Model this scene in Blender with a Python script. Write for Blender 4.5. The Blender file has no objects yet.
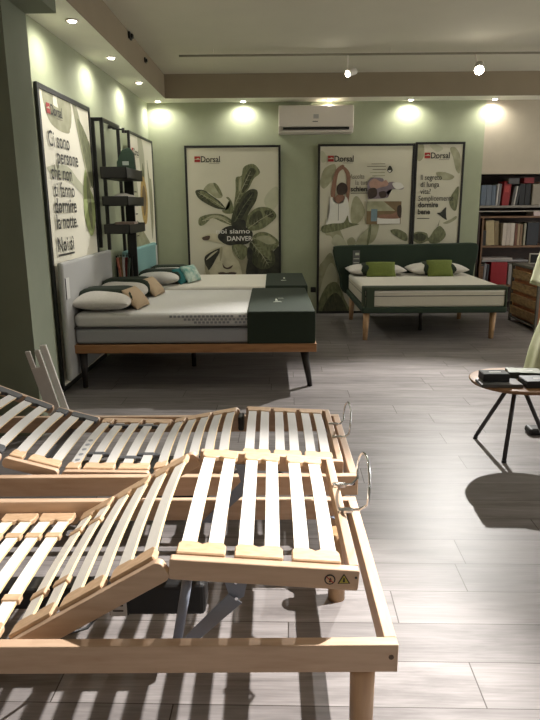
import bpy, bmesh, math, random
from mathutils import Vector, Matrix, Euler
random.seed(7)
C = bpy.context.scene.collection
PI = math.pi

# ------------------------------------------------------------------ camera
PITCH = math.atan(154 / 630)
cam_d = bpy.data.cameras.new('camera'); cam = bpy.data.objects.new('camera', cam_d); C.objects.link(cam)
cam_d.sensor_fit = 'HORIZONTAL'; cam_d.sensor_width = 36; cam_d.lens = 42.0
cam_d.clip_start = 0.05
cam.matrix_world = (Matrix.Translation((0, 0, 1.42)) @ Matrix.Rotation(0.0070, 4, 'Z')
                    @ Matrix.Rotation(PI / 2 - PITCH, 4, 'X') @ Matrix.Rotation(-0.0075, 4, 'Z'))
bpy.context.scene.camera = cam

# ------------------------------------------------------------------ world and exposure
w = bpy.data.worlds.new('world'); bpy.context.scene.world = w; w.use_nodes = True
w.node_tree.nodes['Background'].inputs[0].default_value = (1.0, 0.97, 0.90, 1)
w.node_tree.nodes['Background'].inputs[1].default_value = 1.65
vs = bpy.context.scene.view_settings
vs.view_transform = 'Standard'; vs.look = 'None'; vs.gamma = 1; vs.exposure = 0.6
vs.use_curve_mapping = False

# light powers (W)
KEY = 560      # track spotlight towards the slatted bases
KEY2 = 130     # track spotlight towards the left posters
DOWN = 21      # recessed spotlights
KEY3 = 800     # spotlight above the slatted bases, out of the picture
FILL = 12      # unseen fill lights added under the ceiling

# ------------------------------------------------------------------ materials
def lin(c):
    return tuple(((v / 255) / 12.92 if v / 255 <= 0.04045 else ((v / 255 + 0.055) / 1.055) ** 2.4) for v in c)

_m = {}
def mat(name, rgb, rough=0.6, metal=0.0, noise=0.0, scale=30, bump=0.0, stretch=(1, 1, 1), spec=0.5, emit=0.0, rgb2=None):
    """procedural material: base colour modulated by a noise texture, optional bump"""
    if name in _m: return _m[name]
    m = bpy.data.materials.new(name); m.use_nodes = True; _m[name] = m
    nt = m.node_tree; b = nt.nodes['Principled BSDF']
    c = lin(rgb)
    b.inputs['Base Color'].default_value = (*c, 1); b.inputs['Roughness'].default_value = rough
    b.inputs['Metallic'].default_value = metal; b.inputs['Specular IOR Level'].default_value = spec
    if emit:
        b.inputs['Emission Color'].default_value = (*c, 1); b.inputs['Emission Strength'].default_value = emit
    if noise or bump or rgb2:
        tc = nt.nodes.new('ShaderNodeTexCoord'); mp = nt.nodes.new('ShaderNodeMapping')
        mp.inputs['Scale'].default_value = stretch
        n = nt.nodes.new('ShaderNodeTexNoise'); n.inputs['Scale'].default_value = scale; n.inputs['Detail'].default_value = 4
        nt.links.new(tc.outputs['Object'], mp.inputs[0]); nt.links.new(mp.outputs[0], n.inputs['Vector'])
        if noise or rgb2:
            r = nt.nodes.new('ShaderNodeMix'); r.data_type = 'RGBA'
            c2 = lin(rgb2) if rgb2 else tuple(v * (1 - noise) for v in c)
            c1 = c if rgb2 else tuple(min(1, v * (1 + noise)) for v in c)
            r.inputs['A'].default_value = (*c2, 1); r.inputs['B'].default_value = (*c1, 1)
            ra = nt.nodes.new('ShaderNodeMapRange'); ra.inputs[1].default_value = .3; ra.inputs[2].default_value = .7
            nt.links.new(n.outputs['Fac'], ra.inputs[0]); nt.links.new(ra.outputs[0], r.inputs['Factor'])
            nt.links.new(r.outputs['Result'], b.inputs['Base Color'])
        if bump:
            bp = nt.nodes.new('ShaderNodeBump'); bp.inputs['Strength'].default_value = bump; bp.inputs['Distance'].default_value = .01
            nt.links.new(n.outputs['Fac'], bp.inputs['Height']); nt.links.new(bp.outputs[0], b.inputs['Normal'])
    return m

def floor_material():
    m = bpy.data.materials.new('grey_oak_planks'); m.use_nodes = True
    nt = m.node_tree; N = nt.nodes; L = nt.links; b = N['Principled BSDF']
    def math_(op, a, bb=None):
        n = N.new('ShaderNodeMath'); n.operation = op
        for i, v in enumerate((a, bb)):
            if v is None: continue
            if isinstance(v, (int, float)): n.inputs[i].default_value = v
            else: L.new(v, n.inputs[i])
        return n.outputs[0]
    tc = N.new('ShaderNodeTexCoord'); rot = N.new('ShaderNodeMapping'); rot.inputs['Rotation'].default_value = (0, 0, 0.022)
    L.new(tc.outputs['Object'], rot.inputs[0])
    sep = N.new('ShaderNodeSeparateXYZ'); L.new(rot.outputs[0], sep.inputs[0])
    x, y = sep.outputs[0], sep.outputs[1]
    yy = math_('DIVIDE', math_('SUBTRACT', y, 0.022), 0.191)
    row = math_('FLOOR', yy); fy = math_('FRACT', yy)
    wn = N.new('ShaderNodeTexWhiteNoise'); wn.noise_dimensions = '1D'; L.new(row, wn.inputs['W'])
    xx = math_('DIVIDE', math_('ADD', x, math_('MULTIPLY', wn.outputs['Value'], 5.0)), 1.28)
    col = math_('FLOOR', xx); fx = math_('FRACT', xx)
    # seams
    ey = math_('MINIMUM', fy, math_('SUBTRACT', 1.0, fy)); ex = math_('MINIMUM', fx, math_('SUBTRACT', 1.0, fx))
    sy = math_('LESS_THAN', ey, 0.008); sx = math_('LESS_THAN', ex, 0.0016)
    seam = math_('MAXIMUM', sy, sx)
    wn2 = N.new('ShaderNodeTexWhiteNoise'); wn2.noise_dimensions = '2D'
    cv = N.new('ShaderNodeCombineXYZ'); L.new(row, cv.inputs[0]); L.new(col, cv.inputs[1]); L.new(cv.outputs[0], wn2.inputs['Vector'])
    # grain: noise stretched along X, shifted per plank
    gv = N.new('ShaderNodeCombineXYZ')
    L.new(math_('ADD', math_('MULTIPLY', x, 1.3), math_('MULTIPLY', wn2.outputs['Value'], 37.0)), gv.inputs[0])
    L.new(math_('MULTIPLY', y, 9.0), gv.inputs[1]); L.new(wn2.outputs['Value'], gv.inputs[2])
    g = N.new('ShaderNodeTexNoise'); g.inputs['Scale'].default_value = 1.5; g.inputs['Detail'].default_value = 8; g.inputs['Roughness'].default_value = .62
    g.inputs['Distortion'].default_value = .6
    L.new(gv.outputs[0], g.inputs['Vector'])
    gv2 = N.new('ShaderNodeCombineXYZ')
    L.new(math_('MULTIPLY', x, 5.0), gv2.inputs[0]); L.new(math_('MULTIPLY', y, 110.0), gv2.inputs[1])
    g2 = N.new('ShaderNodeTexNoise'); g2.inputs['Scale'].default_value = 1.2; g2.inputs['Detail'].default_value = 3
    L.new(gv2.outputs[0], g2.inputs['Vector'])
    cr = N.new('ShaderNodeValToRGB'); L.new(g.outputs['Fac'], cr.inputs[0])
    e = cr.color_ramp.elements
    e[0].position = .27; e[0].color = (*lin((93, 88, 87)), 1); e[1].position = .72; e[1].color = (*lin((134, 129, 128)), 1)
    k = cr.color_ramp.elements.new(.48); k.color = (*lin((117, 112, 111)), 1)
    tone = N.new('ShaderNodeMix'); tone.data_type = 'RGBA'; tone.blend_type = 'MULTIPLY'; tone.inputs['Factor'].default_value = 1
    L.new(cr.outputs[0], tone.inputs['A'])
    tv = N.new('ShaderNodeMapRange'); tv.inputs[3].default_value = .84; tv.inputs[4].default_value = 1.06
    L.new(wn2.outputs['Value'], tv.inputs[0])
    tg = N.new('ShaderNodeMapRange'); tg.inputs[3].default_value = .86; tg.inputs[4].default_value = 1.65
    L.new(g2.outputs['Fac'], tg.inputs[0])
    L.new(math_('MULTIPLY', tv.outputs[0], tg.outputs[0]), tone.inputs['B'])
    mx = N.new('ShaderNodeMix'); mx.data_type = 'RGBA'; L.new(seam, mx.inputs['Factor'])
    L.new(tone.outputs['Result'], mx.inputs['A']); mx.inputs['B'].default_value = (*lin((62, 56, 52)), 1)
    L.new(mx.outputs['Result'], b.inputs['Base Color'])
    b.inputs['Roughness'].default_value = .43; b.inputs['Specular IOR Level'].default_value = .32
    bp = N.new('ShaderNodeBump'); bp.inputs['Strength'].default_value = .12; bp.inputs['Distance'].default_value = .004
    L.new(math_('SUBTRACT', g2.outputs['Fac'], seam), bp.inputs['Height']); L.new(bp.outputs[0], b.inputs['Normal'])
    return m

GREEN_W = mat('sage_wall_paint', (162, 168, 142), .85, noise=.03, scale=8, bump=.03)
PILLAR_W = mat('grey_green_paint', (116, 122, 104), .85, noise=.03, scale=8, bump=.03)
BEIGE_W = mat('warm_white_wall_paint', (186, 176, 158), .85, noise=.03, scale=8)
SOFFIT = mat('soffit_paint', (232, 230, 216), .9, noise=.02, scale=5)
FASCIA = mat('taupe_fascia_paint', (146, 133, 112), .9, noise=.03, scale=5)
CEIL = mat('ceiling_paint', (206, 201, 184), .9, noise=.03, scale=2)
BEECH = mat('beech_wood', (202, 173, 147), .45, rgb2=(184, 153, 126), scale=3, stretch=(2, 14, 14))
BEECH_Y = mat('beech_wood_crosswise', (202, 173, 147), .45, rgb2=(186, 155, 128), scale=3, stretch=(14, 2, 14))
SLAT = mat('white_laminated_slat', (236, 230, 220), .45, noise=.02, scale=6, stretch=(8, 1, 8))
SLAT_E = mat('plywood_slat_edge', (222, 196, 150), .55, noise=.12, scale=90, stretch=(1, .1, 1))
SLAT_B = mat('dimmed_white_slat', (192, 189, 185), .5, noise=.02, scale=6, stretch=(8, 1, 8))  # further base's slats: weaker light there is put into a darker white
CAPW = mat('beech_slat_holder', (208, 176, 142), .5, rgb2=(188, 154, 120), scale=6, stretch=(5, 14, 5))
CAPG = mat('grey_rubber_holder', (72, 73, 76), .6, noise=.05)
STEEL = mat('grey_painted_steel', (134, 141, 156), .45, metal=.2, noise=.04)
CHROME = mat('chrome_wire', (225, 228, 232), .12, metal=1.0, noise=.01)
BLACK = mat('black_plastic', (22, 22, 23), .5, noise=.1)
BLACKM = mat('black_painted_metal', (20, 20, 19), .45, noise=.1)
DARKLEG = mat('dark_stained_leg', (34, 28, 25), .5, noise=.15, scale=12)
OAK = mat('oak_bed_rail', (176, 128, 84), .5, rgb2=(146, 102, 64), scale=3, stretch=(2, 12, 12))
LEGW = mat('natural_wood_leg', (186, 150, 112), .5, rgb2=(162, 126, 92), scale=5, stretch=(6, 6, 1))
GREYF = mat('light_grey_upholstery', (172, 172, 170), .9, noise=.06, scale=160, bump=.15)
TEALF = mat('teal_upholstery', (128, 170, 170), .9, noise=.06, scale=160, bump=.12)
GREENF = mat('dark_green_upholstery', (42, 56, 44), .92, noise=.08, scale=180, bump=.12)
COVERG = mat('dark_green_quilted_cover', (36, 47, 35), .92, noise=.08, scale=160, bump=.12)
MATT = mat('knitted_mattress_top', (206, 205, 202), .92, noise=.035, scale=120, bump=.2)
MATB = mat('grey_mattress_side', (158, 160, 164), .92, noise=.05, scale=150, bump=.1)
MATW = mat('white_mattress_knit', (218, 214, 204), .92, noise=.03, scale=90, bump=.15)
MATS = mat('beige_mattress_side', (192, 186, 172), .92, noise=.04, scale=90, bump=.1)
PIPE = mat('dark_piping', (64, 64, 66), .8, noise=.05)
PILW = mat('white_pillow_knit', (208, 204, 198), .95, noise=.05, scale=70, bump=.35)
BEIGEF = mat('beige_cushion_linen', (184, 162, 134), .95, noise=.06, scale=150, bump=.15)
LIMEF = mat('lime_green_velvet', (102, 114, 50), .85, noise=.1, scale=60, bump=.1)
TEALC = mat('petrol_velvet', (24, 98, 98), .85, noise=.12, scale=60)
LEAFC = mat('leaf_print_fabric', (206, 216, 204), .9, rgb2=(90, 150, 140), scale=16)
ACW = mat('white_ac_plastic', (226, 218, 208), .3, noise=.01)
DARKWOOD = mat('dark_brown_wood', (62, 42, 32), .6, rgb2=(44, 30, 24), scale=4, stretch=(3, 3, 12))
SHELFW = mat('walnut_shelf_edge', (128, 96, 70), .55, rgb2=(104, 76, 54), scale=4, stretch=(2, 12, 12))
TABLEW = mat('round_table_wood', (166, 126, 88), .45, rgb2=(130, 94, 62), scale=4, stretch=(1.5, 14, 3))
LEGM = mat('dark_grey_metal_leg', (70, 68, 70), .4, metal=.4, noise=.05)

# ------------------------------------------------------------------ mesh helpers
class MB:
    """collects shapes with material slots and links them as ONE mesh object"""
    def __init__(s): s.bm = bmesh.new(); s.mats = []
    def mi(s, m):
        if m not in s.mats: s.mats.append(m)
        return s.mats.index(m)
    def _add(s, tmp, m, M=None, smooth=False):
        if M is not None: bmesh.ops.transform(tmp, matrix=M, verts=tmp.verts)
        i = s.mi(m); vm = {}
        for v in tmp.verts: vm[v] = s.bm.verts.new(v.co)
        for f in tmp.faces:
            try: nf = s.bm.faces.new([vm[v] for v in f.verts])
            except ValueError: continue
            nf.material_index = i; nf.smooth = smooth or f.smooth
        tmp.free(); return s
    def box(s, x0, x1, y0, y1, z0, z1, m, bev=0.0, M=None, seg=2):
        t = bmesh.new(); bmesh.ops.create_cube(t, size=1)
        bmesh.ops.transform(t, matrix=Matrix.Translation(((x0 + x1) / 2, (y0 + y1) / 2, (z0 + z1) / 2)) @ Matrix.Diagonal((abs(x1 - x0), abs(y1 - y0), abs(z1 - z0), 1)), verts=t.verts)
        if bev:
            bmesh.ops.bevel(t, geom=list(t.edges), offset=bev, segments=seg, affect='EDGES', profile=.5)
            if seg > 1:
                for f in t.faces: f.smooth = False
        return s._add(t, m, M)
    def prism(s, pts, h, m, axis='Z', off=0.0, bev=0.0, M=None):
        """extrude an outline; axis Y: pts are (x,z) from y=off to off+h; axis Z: (x,y); axis X: (y,z)"""
        t = bmesh.new()
        def P(a, b, c):
            return {'Z': (a, b, c), 'Y': (a, c, b), 'X': (c, a, b)}[axis]
        lo = [t.verts.new(P(a, b, off)) for a, b in pts]; hi = [t.verts.new(P(a, b, off + h)) for a, b in pts]
        t.faces.new(lo); t.faces.new(hi[::-1]); n = len(pts)
        for i in range(n): t.faces.new((lo[i], hi[i], hi[(i + 1) % n], lo[(i + 1) % n]))
        bmesh.ops.recalc_face_normals(t, faces=t.faces)
        if bev: bmesh.ops.bevel(t, geom=[e for e in t.edges], offset=bev, segments=1, affect='EDGES')
        return s._add(t, m, M)
    def tube(s, pts, r, m, seg=10, r2=None, cap=True):
        """round bar through points (radius may taper r -> r2)"""
        t = bmesh.new(); P = [Vector(p) for p in pts]; n = len(P); rings = []
        up = Vector((0, 0, 1))
        for i, p in enumerate(P):
            d = (P[min(i + 1, n - 1)] - P[max(i - 1, 0)]).normalized()
            a = d.cross(up)
            if a.length < .15: a = d.cross(Vector((1, 0, 0)))
            a.normalize(); b = d.cross(a).normalized()
            rr = r + (r2 - r) * i / (n - 1) if r2 is not None else r
            if rings:
                # keep orientation continuous
                pa = rings[-1][1]; a = (pa - d * pa.dot(d)).normalized(); b = d.cross(a).normalized()
            rings.append(([t.verts.new(p + rr * (math.cos(2 * PI * k / seg) * a + math.sin(2 * PI * k / seg) * b)) for k in range(seg)], a))
        for i in range(n - 1):
            for k in range(seg):
                f = t.faces.new((rings[i][0][k], rings[i][0][(k + 1) % seg], rings[i + 1][0][(k + 1) % seg], rings[i + 1][0][k])); f.smooth = True
        if cap: t.faces.new(rings[0][0][::-1]); t.faces.new(rings[-1][0])
        bmesh.ops.recalc_face_normals(t, faces=t.faces)
        return s._add(t, m)
    def lathe(s, prof, cx, cy, m, seg=32, wave=0.0, nw=0):
        t = bmesh.new(); rings = []
        for r, z in prof:
            rings.append([t.verts.new((cx + r * (1 + wave * math.cos(nw * a)) * math.cos(a), cy + r * (1 + wave * math.cos(nw * a)) * math.sin(a), z)) for a in [2 * PI * k / seg for k in range(seg)]])
        for i in range(len(rings) - 1):
            for k in range(seg):
                f = t.faces.new((rings[i][k], rings[i][(k + 1) % seg], rings[i + 1][(k + 1) % seg], rings[i + 1][k])); f.smooth = True
        t.faces.new(rings[0][::-1]); t.faces.new(rings[-1])
        bmesh.ops.recalc_face_normals(t, faces=t.faces)
        return s._add(t, m)
    def pillow(s, cx, cy, cz, wx, wy, h, m, M=None, n=14, p=2.6, wob=0.0, sd=0):
        """soft pillow: plump slab with pinched corners"""
        t = bmesh.new(); rnd = random.Random(sd)
        ph = [rnd.uniform(0, 6.28) for _ in range(4)]
        def H(u, v):
            e = max(0.0, (1 - abs(u) ** p)) ** .5 * max(0.0, (1 - abs(v) ** p)) ** .5
            return e * (1 + wob * (math.sin(3 * u + ph[0]) * math.sin(4 * v + ph[1]) + .6 * math.sin(7 * v + ph[2] + 2 * u)))
        G = {}
        for sgn in (1, -1):
            for i in range(n + 1):
                for j in range(n + 1):
                    u = math.sin((-1 + 2 * i / n) * PI / 2); v = math.sin((-1 + 2 * j / n) * PI / 2)
                    edge = i in (0, n) or j in (0, n)
                    if sgn < 0 and edge: continue
                    pin = 1 - .05 * (1 - abs(v)) * abs(u) - 0
                    pin2 = 1 - .05 * (1 - abs(u)) * abs(v)
                    G[(sgn, i, j)] = t.verts.new((cx + u * wx / 2 * pin2 * (1 - .04 * (1 - v * v)), cy + v * wy / 2 * pin, cz + sgn * h / 2 * H(u, v)))
        def g(sgn, i, j):
            if i in (0, n) or j in (0, n): return G[(1, i, j)]
            return G[(sgn, i, j)]
        for sgn in (1, -1):
            for i in range(n):
                for j in range(n):
                    q = [g(sgn, i, j), g(sgn, i + 1, j), g(sgn, i + 1, j + 1), g(sgn, i, j + 1)]
                    if sgn < 0: q.reverse()
                    try: f = t.faces.new(q); f.smooth = True
                    except ValueError: pass
        return s._add(t, m, M)
    def build(s, name, parent=None, loc=None, label=None):
        me = bpy.data.meshes.new(name); s.bm.to_mesh(me); s.bm.free()
        for m in s.mats: me.materials.append(m)
        o = bpy.data.objects.new(name, me); C.objects.link(o)
        if parent: o.parent = parent
        if loc: o.location = loc
        if label: o['label'] = label
        return o

def thing(name, label, cat, loc=(0, 0, 0), rz=0, group=None):
    o = bpy.data.objects.new(name, None); C.objects.link(o); o.empty_display_size = .1
    o.location = loc; o.rotation_euler = (0, 0, rz); o['label'] = label; o['category'] = cat
    if group: o['group'] = group
    return o
def tag(o, label, cat, group=None, kind=None):
    o['label'] = label; o['category'] = cat
    if group: o['group'] = group
    if kind: o['kind'] = kind
    return o
def struct(mb, name):
    o = mb.build(name); o['kind'] = 'structure'; o['label'] = name.replace('_', ' '); return o
def smooth_closed(pts, k=4):
    out = []; n = len(pts)
    for i in range(n):
        p0, p1, p2, p3 = pts[i - 1], pts[i], pts[(i + 1) % n], pts[(i + 2) % n]
        for j in range(k):
            t = j / k
            out.append(tuple(.5 * (2 * p1[a] + (p2[a] - p0[a]) * t + (2 * p0[a] - 5 * p1[a] + 4 * p2[a] - p3[a]) * t * t + (3 * p1[a] - p0[a] - 3 * p2[a] + p3[a]) * t ** 3) for a in (0, 1)))
    return out

# ------------------------------------------------------------------ the room
FLOORM = floor_material()
BWY = 8.487
def wx(y): return -1.59 - (8.5 - y) * .02           # the left wall drifts outwards slightly towards the camera
m = MB(); m.box(-4.0, 6.5, -3.5, 9.2, -.05, 0, FLOORM); struct(m, 'floor')
m = MB(); m.box(-4.0, 2.69, BWY, BWY + .12, 0, 3.0, GREEN_W); struct(m, 'wall_back')
m = MB(); m.box(2.69, 6.5, BWY, BWY + .12, 1.80, 3.0, BEIGE_W); struct(m, 'wall_back_right')
m = MB(); m.box(2.69, 6.5, 9.0, 9.1, 0, 1.80, DARKWOOD); m.box(2.60, 2.69, BWY + .12, 9.0, 0, 1.8, DARKWOOD); m.box(2.69, 6.5, BWY + .12, 9.1, 1.80, 1.85, DARKWOOD)
struct(m, 'wall_niche')
m = MB(); m.prism([(wx(4.2), 4.2), (wx(8.6), 8.6), (wx(8.6) - .12, 8.6), (wx(4.2) - .12, 4.2)], 3.0, GREEN_W); struct(m, 'wall_left')
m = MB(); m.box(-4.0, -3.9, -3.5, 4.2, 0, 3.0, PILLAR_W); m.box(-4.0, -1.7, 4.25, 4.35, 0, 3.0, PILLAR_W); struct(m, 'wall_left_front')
m = MB(); m.box(-4.0, 6.5, -3.6, -3.5, 0, 3.0, BEIGE_W); struct(m, 'wall_front')
m = MB(); m.box(6.4, 6.5, -3.6, 2.2, 0, 3.0, BEIGE_W); struct(m, 'wall_right')
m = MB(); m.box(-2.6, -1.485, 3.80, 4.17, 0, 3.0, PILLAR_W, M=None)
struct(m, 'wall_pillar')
m = MB(); m.box(-4.0, 6.5, -3.5, 9.2, 2.968, 3.06, CEIL); struct(m, 'ceiling')
ZS = 2.694
m = MB()   # lowered soffit running along the left and back walls
m.box(-4.0, -1.305, 4.17, BWY, ZS, ZS + .02, SOFFIT); m.box(-1.305, 6.5, 8.16, BWY, ZS, ZS + .02, SOFFIT)
m.box(-4.0, -1.305, -3.5, 4.17, ZS, ZS + .02, SOFFIT)
m.box(-1.325, -1.305, -3.5, 8.16, ZS + .02, 2.98, FASCIA); m.box(-1.325, 6.5, 8.16, 8.18, ZS + .02, 2.98, FASCIA)
m.box(-1.3052, -1.303, -3.5, 8.158, ZS, ZS + .02, FASCIA); m.box(-1.303, 6.5, 8.158, 8.16, ZS, ZS + .02, FASCIA)
struct(m, 'ceiling_soffit')
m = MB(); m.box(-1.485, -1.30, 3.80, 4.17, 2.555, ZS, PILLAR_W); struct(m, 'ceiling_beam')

# ------------------------------------------------------------------ ceiling lights
GLOW = mat('lamp_glow', (255, 248, 232), .5, emit=14.0)
def spot(name, loc, target, power, size, blend=.6, rad=.03, parent=None, col=(1, .95, .86)):
    d = bpy.data.lights.new(name, 'SPOT'); d.energy = power; d.spot_size = math.radians(size); d.spot_blend = blend
    d.shadow_soft_size = rad; d.color = col
    o = bpy.data.objects.new(name, d); C.objects.link(o)
    dv = Vector(target) - Vector(loc); o.rotation_euler = dv.to_track_quat('-Z', 'Y').to_euler()
    if parent: o.parent = parent; o.location = Vector(loc) - parent.location
    else: o.location = loc
    return o
downs = [(-1.41, 3.70, 'hidden'), (-1.401, 4.839, 'left soffit, nearest to the camera'), (-1.41, 5.965, 'left soffit, second from the camera'),
         (-1.403, 7.108, 'left soffit, third from the camera'), (-1.422, 8.325, 'inner corner where both soffits meet'),
         (-.371, 8.37, 'back soffit, above the poster of the leafy woman'), (.70, 8.335, 'back soffit, directly above the air conditioner'),
         (1.715, 8.37, 'back soffit, above the gap between the right posters'), (2.755, 8.37, 'back soffit, above the bookcase wall')]
for x, y, where in downs:
    if where == 'hidden': continue
    t = thing('recessed_spotlight', 'small round recessed spotlight in the ' + where, 'ceiling light', (x, y, ZS), 0, 'recessed spotlights in the soffit')
    r = MB(); r.lathe([(.030, -.001), (.045, -.001), (.047, -.006), (.036, -.010), (.030, -.007)], 0, 0, ACW, 20); r.build('trim_ring', t)
    b = MB(); b.lathe([(.0, -.004), (.031, -.004), (.028, -.013), (.015, -.018), (.0, -.019)], 0, 0, GLOW, 18); b.build('lamp_lens', t)
    tilt = .30 if y < 8.3 else 0
    tx = (-.10 if y < 8.3 else 0); ty = (.06 if y >= 8.2 else 0)
    spot('spot_light', (x, y, ZS - .016), (x + tx, y + ty, ZS - 1), DOWN * (1.45 if y < 8.3 else 1.15), 168, .8, .03, t, (1, .96, .84))

# track and its spotlights
t = thing('ceiling_track', 'thin grey ceiling track running across the shop ceiling', 'light track', (0, 6.95, 2.905))
m = MB(); m.box(-.95, 6.0, -.012, .012, -.006, .012, mat('grey_track', (146, 141, 126), .5, metal=.4, noise=.03)); m.build('rail', t)
m = MB()
for xx in (-.6, 1.2, 3.0, 4.8): m.tube([(xx, 0, .01), (xx, 0, .063)], .003, ACW)
m.build('suspension', t)
def track_spot(loc, target, power, size, label, glow=14, rl=.029):
    t = thing('track_spotlight', label, 'spotlight', loc, 0)
    L = Vector(loc); d = (Vector(target) - L).normalized()
    m = MB(); m.tube([(0, 6.95 - L.y, 2.90 - L.z), (0, 6.95 - L.y, 2.88 - L.z), (0, 0.02, .02)] if L.y > 5 else [(0, 0, 2.968 - L.z), (0, 0, .02)], .008, ACW); m.build('stem', t)
    m = MB(); m.tube([tuple(-d * .11), tuple(-d * .02), tuple(d * .0)], rl + .005, mat('white_lamp_housing', (205, 200, 190), .5, noise=.02), 20); m.build('lamp_head', t)
    g = mat('lamp_glow_%d' % glow, (255, 246, 232), .5, emit=float(glow))
    m = MB(); m.tube([tuple(d * .001), tuple(d * .006)], rl, g, 20); m.build('lamp_lens', t)
    spot('spot_light', tuple(L + d * .02), target, power, size, .55, .022, t, (1, .965, .92))
track_spot((2.06, 6.80, 2.72), (.75, 2.9, 0), KEY, 74, 'brightly glaring track spotlight on the right of the ceiling track', 60, .042)
track_spot((.765, 6.92, 2.72), (-1.6, 5.05, 1.55), KEY2, 32, 'white track spotlight above the right end of the air conditioner', 30)
track_spot((1.80, 2.45, 2.90), (-.40, 1.42, .3), KEY3, 49, 'track spotlight straight above the nearest slatted bed base, out of view', 30)
# added fill lights just below the ceiling, without any fixture
for x, y, e in ((0.2, -1.2, FILL), (3.6, .6, FILL), (4.6, 4.8, FILL * .35)):
    d = bpy.data.lights.new('fill_light', 'AREA'); d.energy = e; d.shape = 'RECTANGLE'; d.size = 1.2; d.size_y = .6; d.color = (1, .95, .87)
    o = bpy.data.objects.new('fill_light', d); C.objects.link(o); o.location = (x, y, 2.95)
m = MB(); m.box(-.006, .012, -.05, .05, -.028, .028, BLACKM, .004); m.box(.0, .03, -.02, .03, -.018, .016, BLACKM, .004)
for y, z in ((6.28, 2.93), (6.95, 2.88)):
    pass
o = m.build('fascia_bracket', None, (-1.295, 6.25, 2.93)); tag(o, 'larger black clip on the taupe fascia, nearer the camera', 'bracket', 'black clips on the fascia')
o2 = o.copy(); C.objects.link(o2); o2.location = (-1.295, 6.95, 2.87); o2.scale = (.7, .7, .8); o2['label'] = 'smaller black clip on the taupe fascia, further from the camera'

# ------------------------------------------------------------------ air conditioner
t = thing('air_conditioner', 'white split air conditioner mounted high on the back wall', 'air conditioner', (.535, BWY, 2.30))
m = MB(); m.prism([(0, .0), (0, .325), (-.19, .325), (-.215, .29), (-.215, .08), (-.17, .01), (-.12, 0)], .93, ACW, 'X', -.465, .006); m.build('body', t)
m = MB(); m.box(-.455, .455, -.222, -.214, .075, .315, ACW, .003); m.build('front_panel', t)
m = MB(); m.box(-.41, .41, -.224, -.19, .040, .066, BLACKM, .004); m.build('air_outlet', t)
m = MB(); m.box(-.41, .41, -.212, -.175, .012, .03, ACW, .003); m.build('louver', t)
m = MB(); m.box(-.035, .03, -.2235, -.221, .165, .215, mat('grey_sticker', (176, 172, 170), .4, noise=.05)); m.box(-.045, .02, -.2232, -.221, .125, .137, mat('ac_badge', (110, 108, 108), .4, noise=.05)); m.box(.055, .08, -.2235, -.221, .185, .21, ACW); m.build('sticker', t)

# ------------------------------------------------------------------ posters
PAPER = mat('poster_paper', (206, 202, 182), .6, noise=.015, scale=4)
PAPERL = mat('poster_paper_left', (232, 228, 210), .6, noise=.015, scale=4)
RED = mat('print_red', (160, 42, 38), .6, noise=.03)
INK = mat('print_dark_ink', (46, 44, 38), .6, noise=.03)
PRINT = {
    'g1': mat('print_leaf_dark', (84, 86, 60), .6, rgb2=(46, 50, 36), scale=16, stretch=(2.5, 1, 1)),
    'g2': mat('print_leaf_mid', (134, 136, 100), .6, rgb2=(84, 90, 62), scale=14, stretch=(2.5, 1, 1)),
    'g3': mat('print_leaf_pale', (174, 172, 144), .6, rgb2=(142, 142, 112), scale=9),
    'g4': mat('print_leaf_faint', (186, 186, 160), .6, noise=.06, scale=10),
    'bg': mat('print_leaf_bright', (158, 170, 112), .6, noise=.15, scale=12),
    'blk': mat('print_black', (58, 58, 46), .6, rgb2=(26, 28, 24), scale=12),
    'cream': mat('print_cream', (208, 202, 176), .6, rgb2=(176, 170, 142), scale=7),
    'skin': mat('print_skin', (140, 104, 84), .6, noise=.12, scale=20),
    'hair': mat('print_hair', (60, 46, 38), .6, noise=.2, scale=30),
    'white': mat('print_white', (222, 220, 212), .6, noise=.02),
    'brown': mat('print_brown', (120, 100, 70), .6, noise=.15, scale=10),
    'lil': mat('print_lilac', (128, 116, 124), .6, noise=.15, scale=20),
    'pink': mat('print_pink', (176, 140, 124), .6, noise=.12, scale=20),
    'blue': mat('print_blue', (116, 140, 150), .6, noise=.1),
    'lip': mat('print_lips', (82, 66, 56), .6, noise=.1),
    'shade': mat('print_face_tone', (158, 152, 126), .6, noise=.08, scale=12),
    'gold': mat('print_straw', (190, 160, 96), .6, noise=.2, scale=40),
    'text': INK, 'red': RED, 'grey': mat('print_grey_text', (120, 114, 98), .6, noise=.05)}
def text_mesh(s, size, bold=0.0, shear=0.0):
    c = bpy.data.curves.new('t', 'FONT'); c.body = s; c.size = size; c.offset = bold * size; c.shear = shear; c.resolution_u = 3
    o = bpy.data.objects.new('t', c); C.objects.link(o); bpy.context.view_layer.update()
    me = bpy.data.meshes.new_from_object(o.evaluated_get(bpy.context.evaluated_depsgraph_get()))
    bpy.data.objects.remove(o); return me
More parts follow.
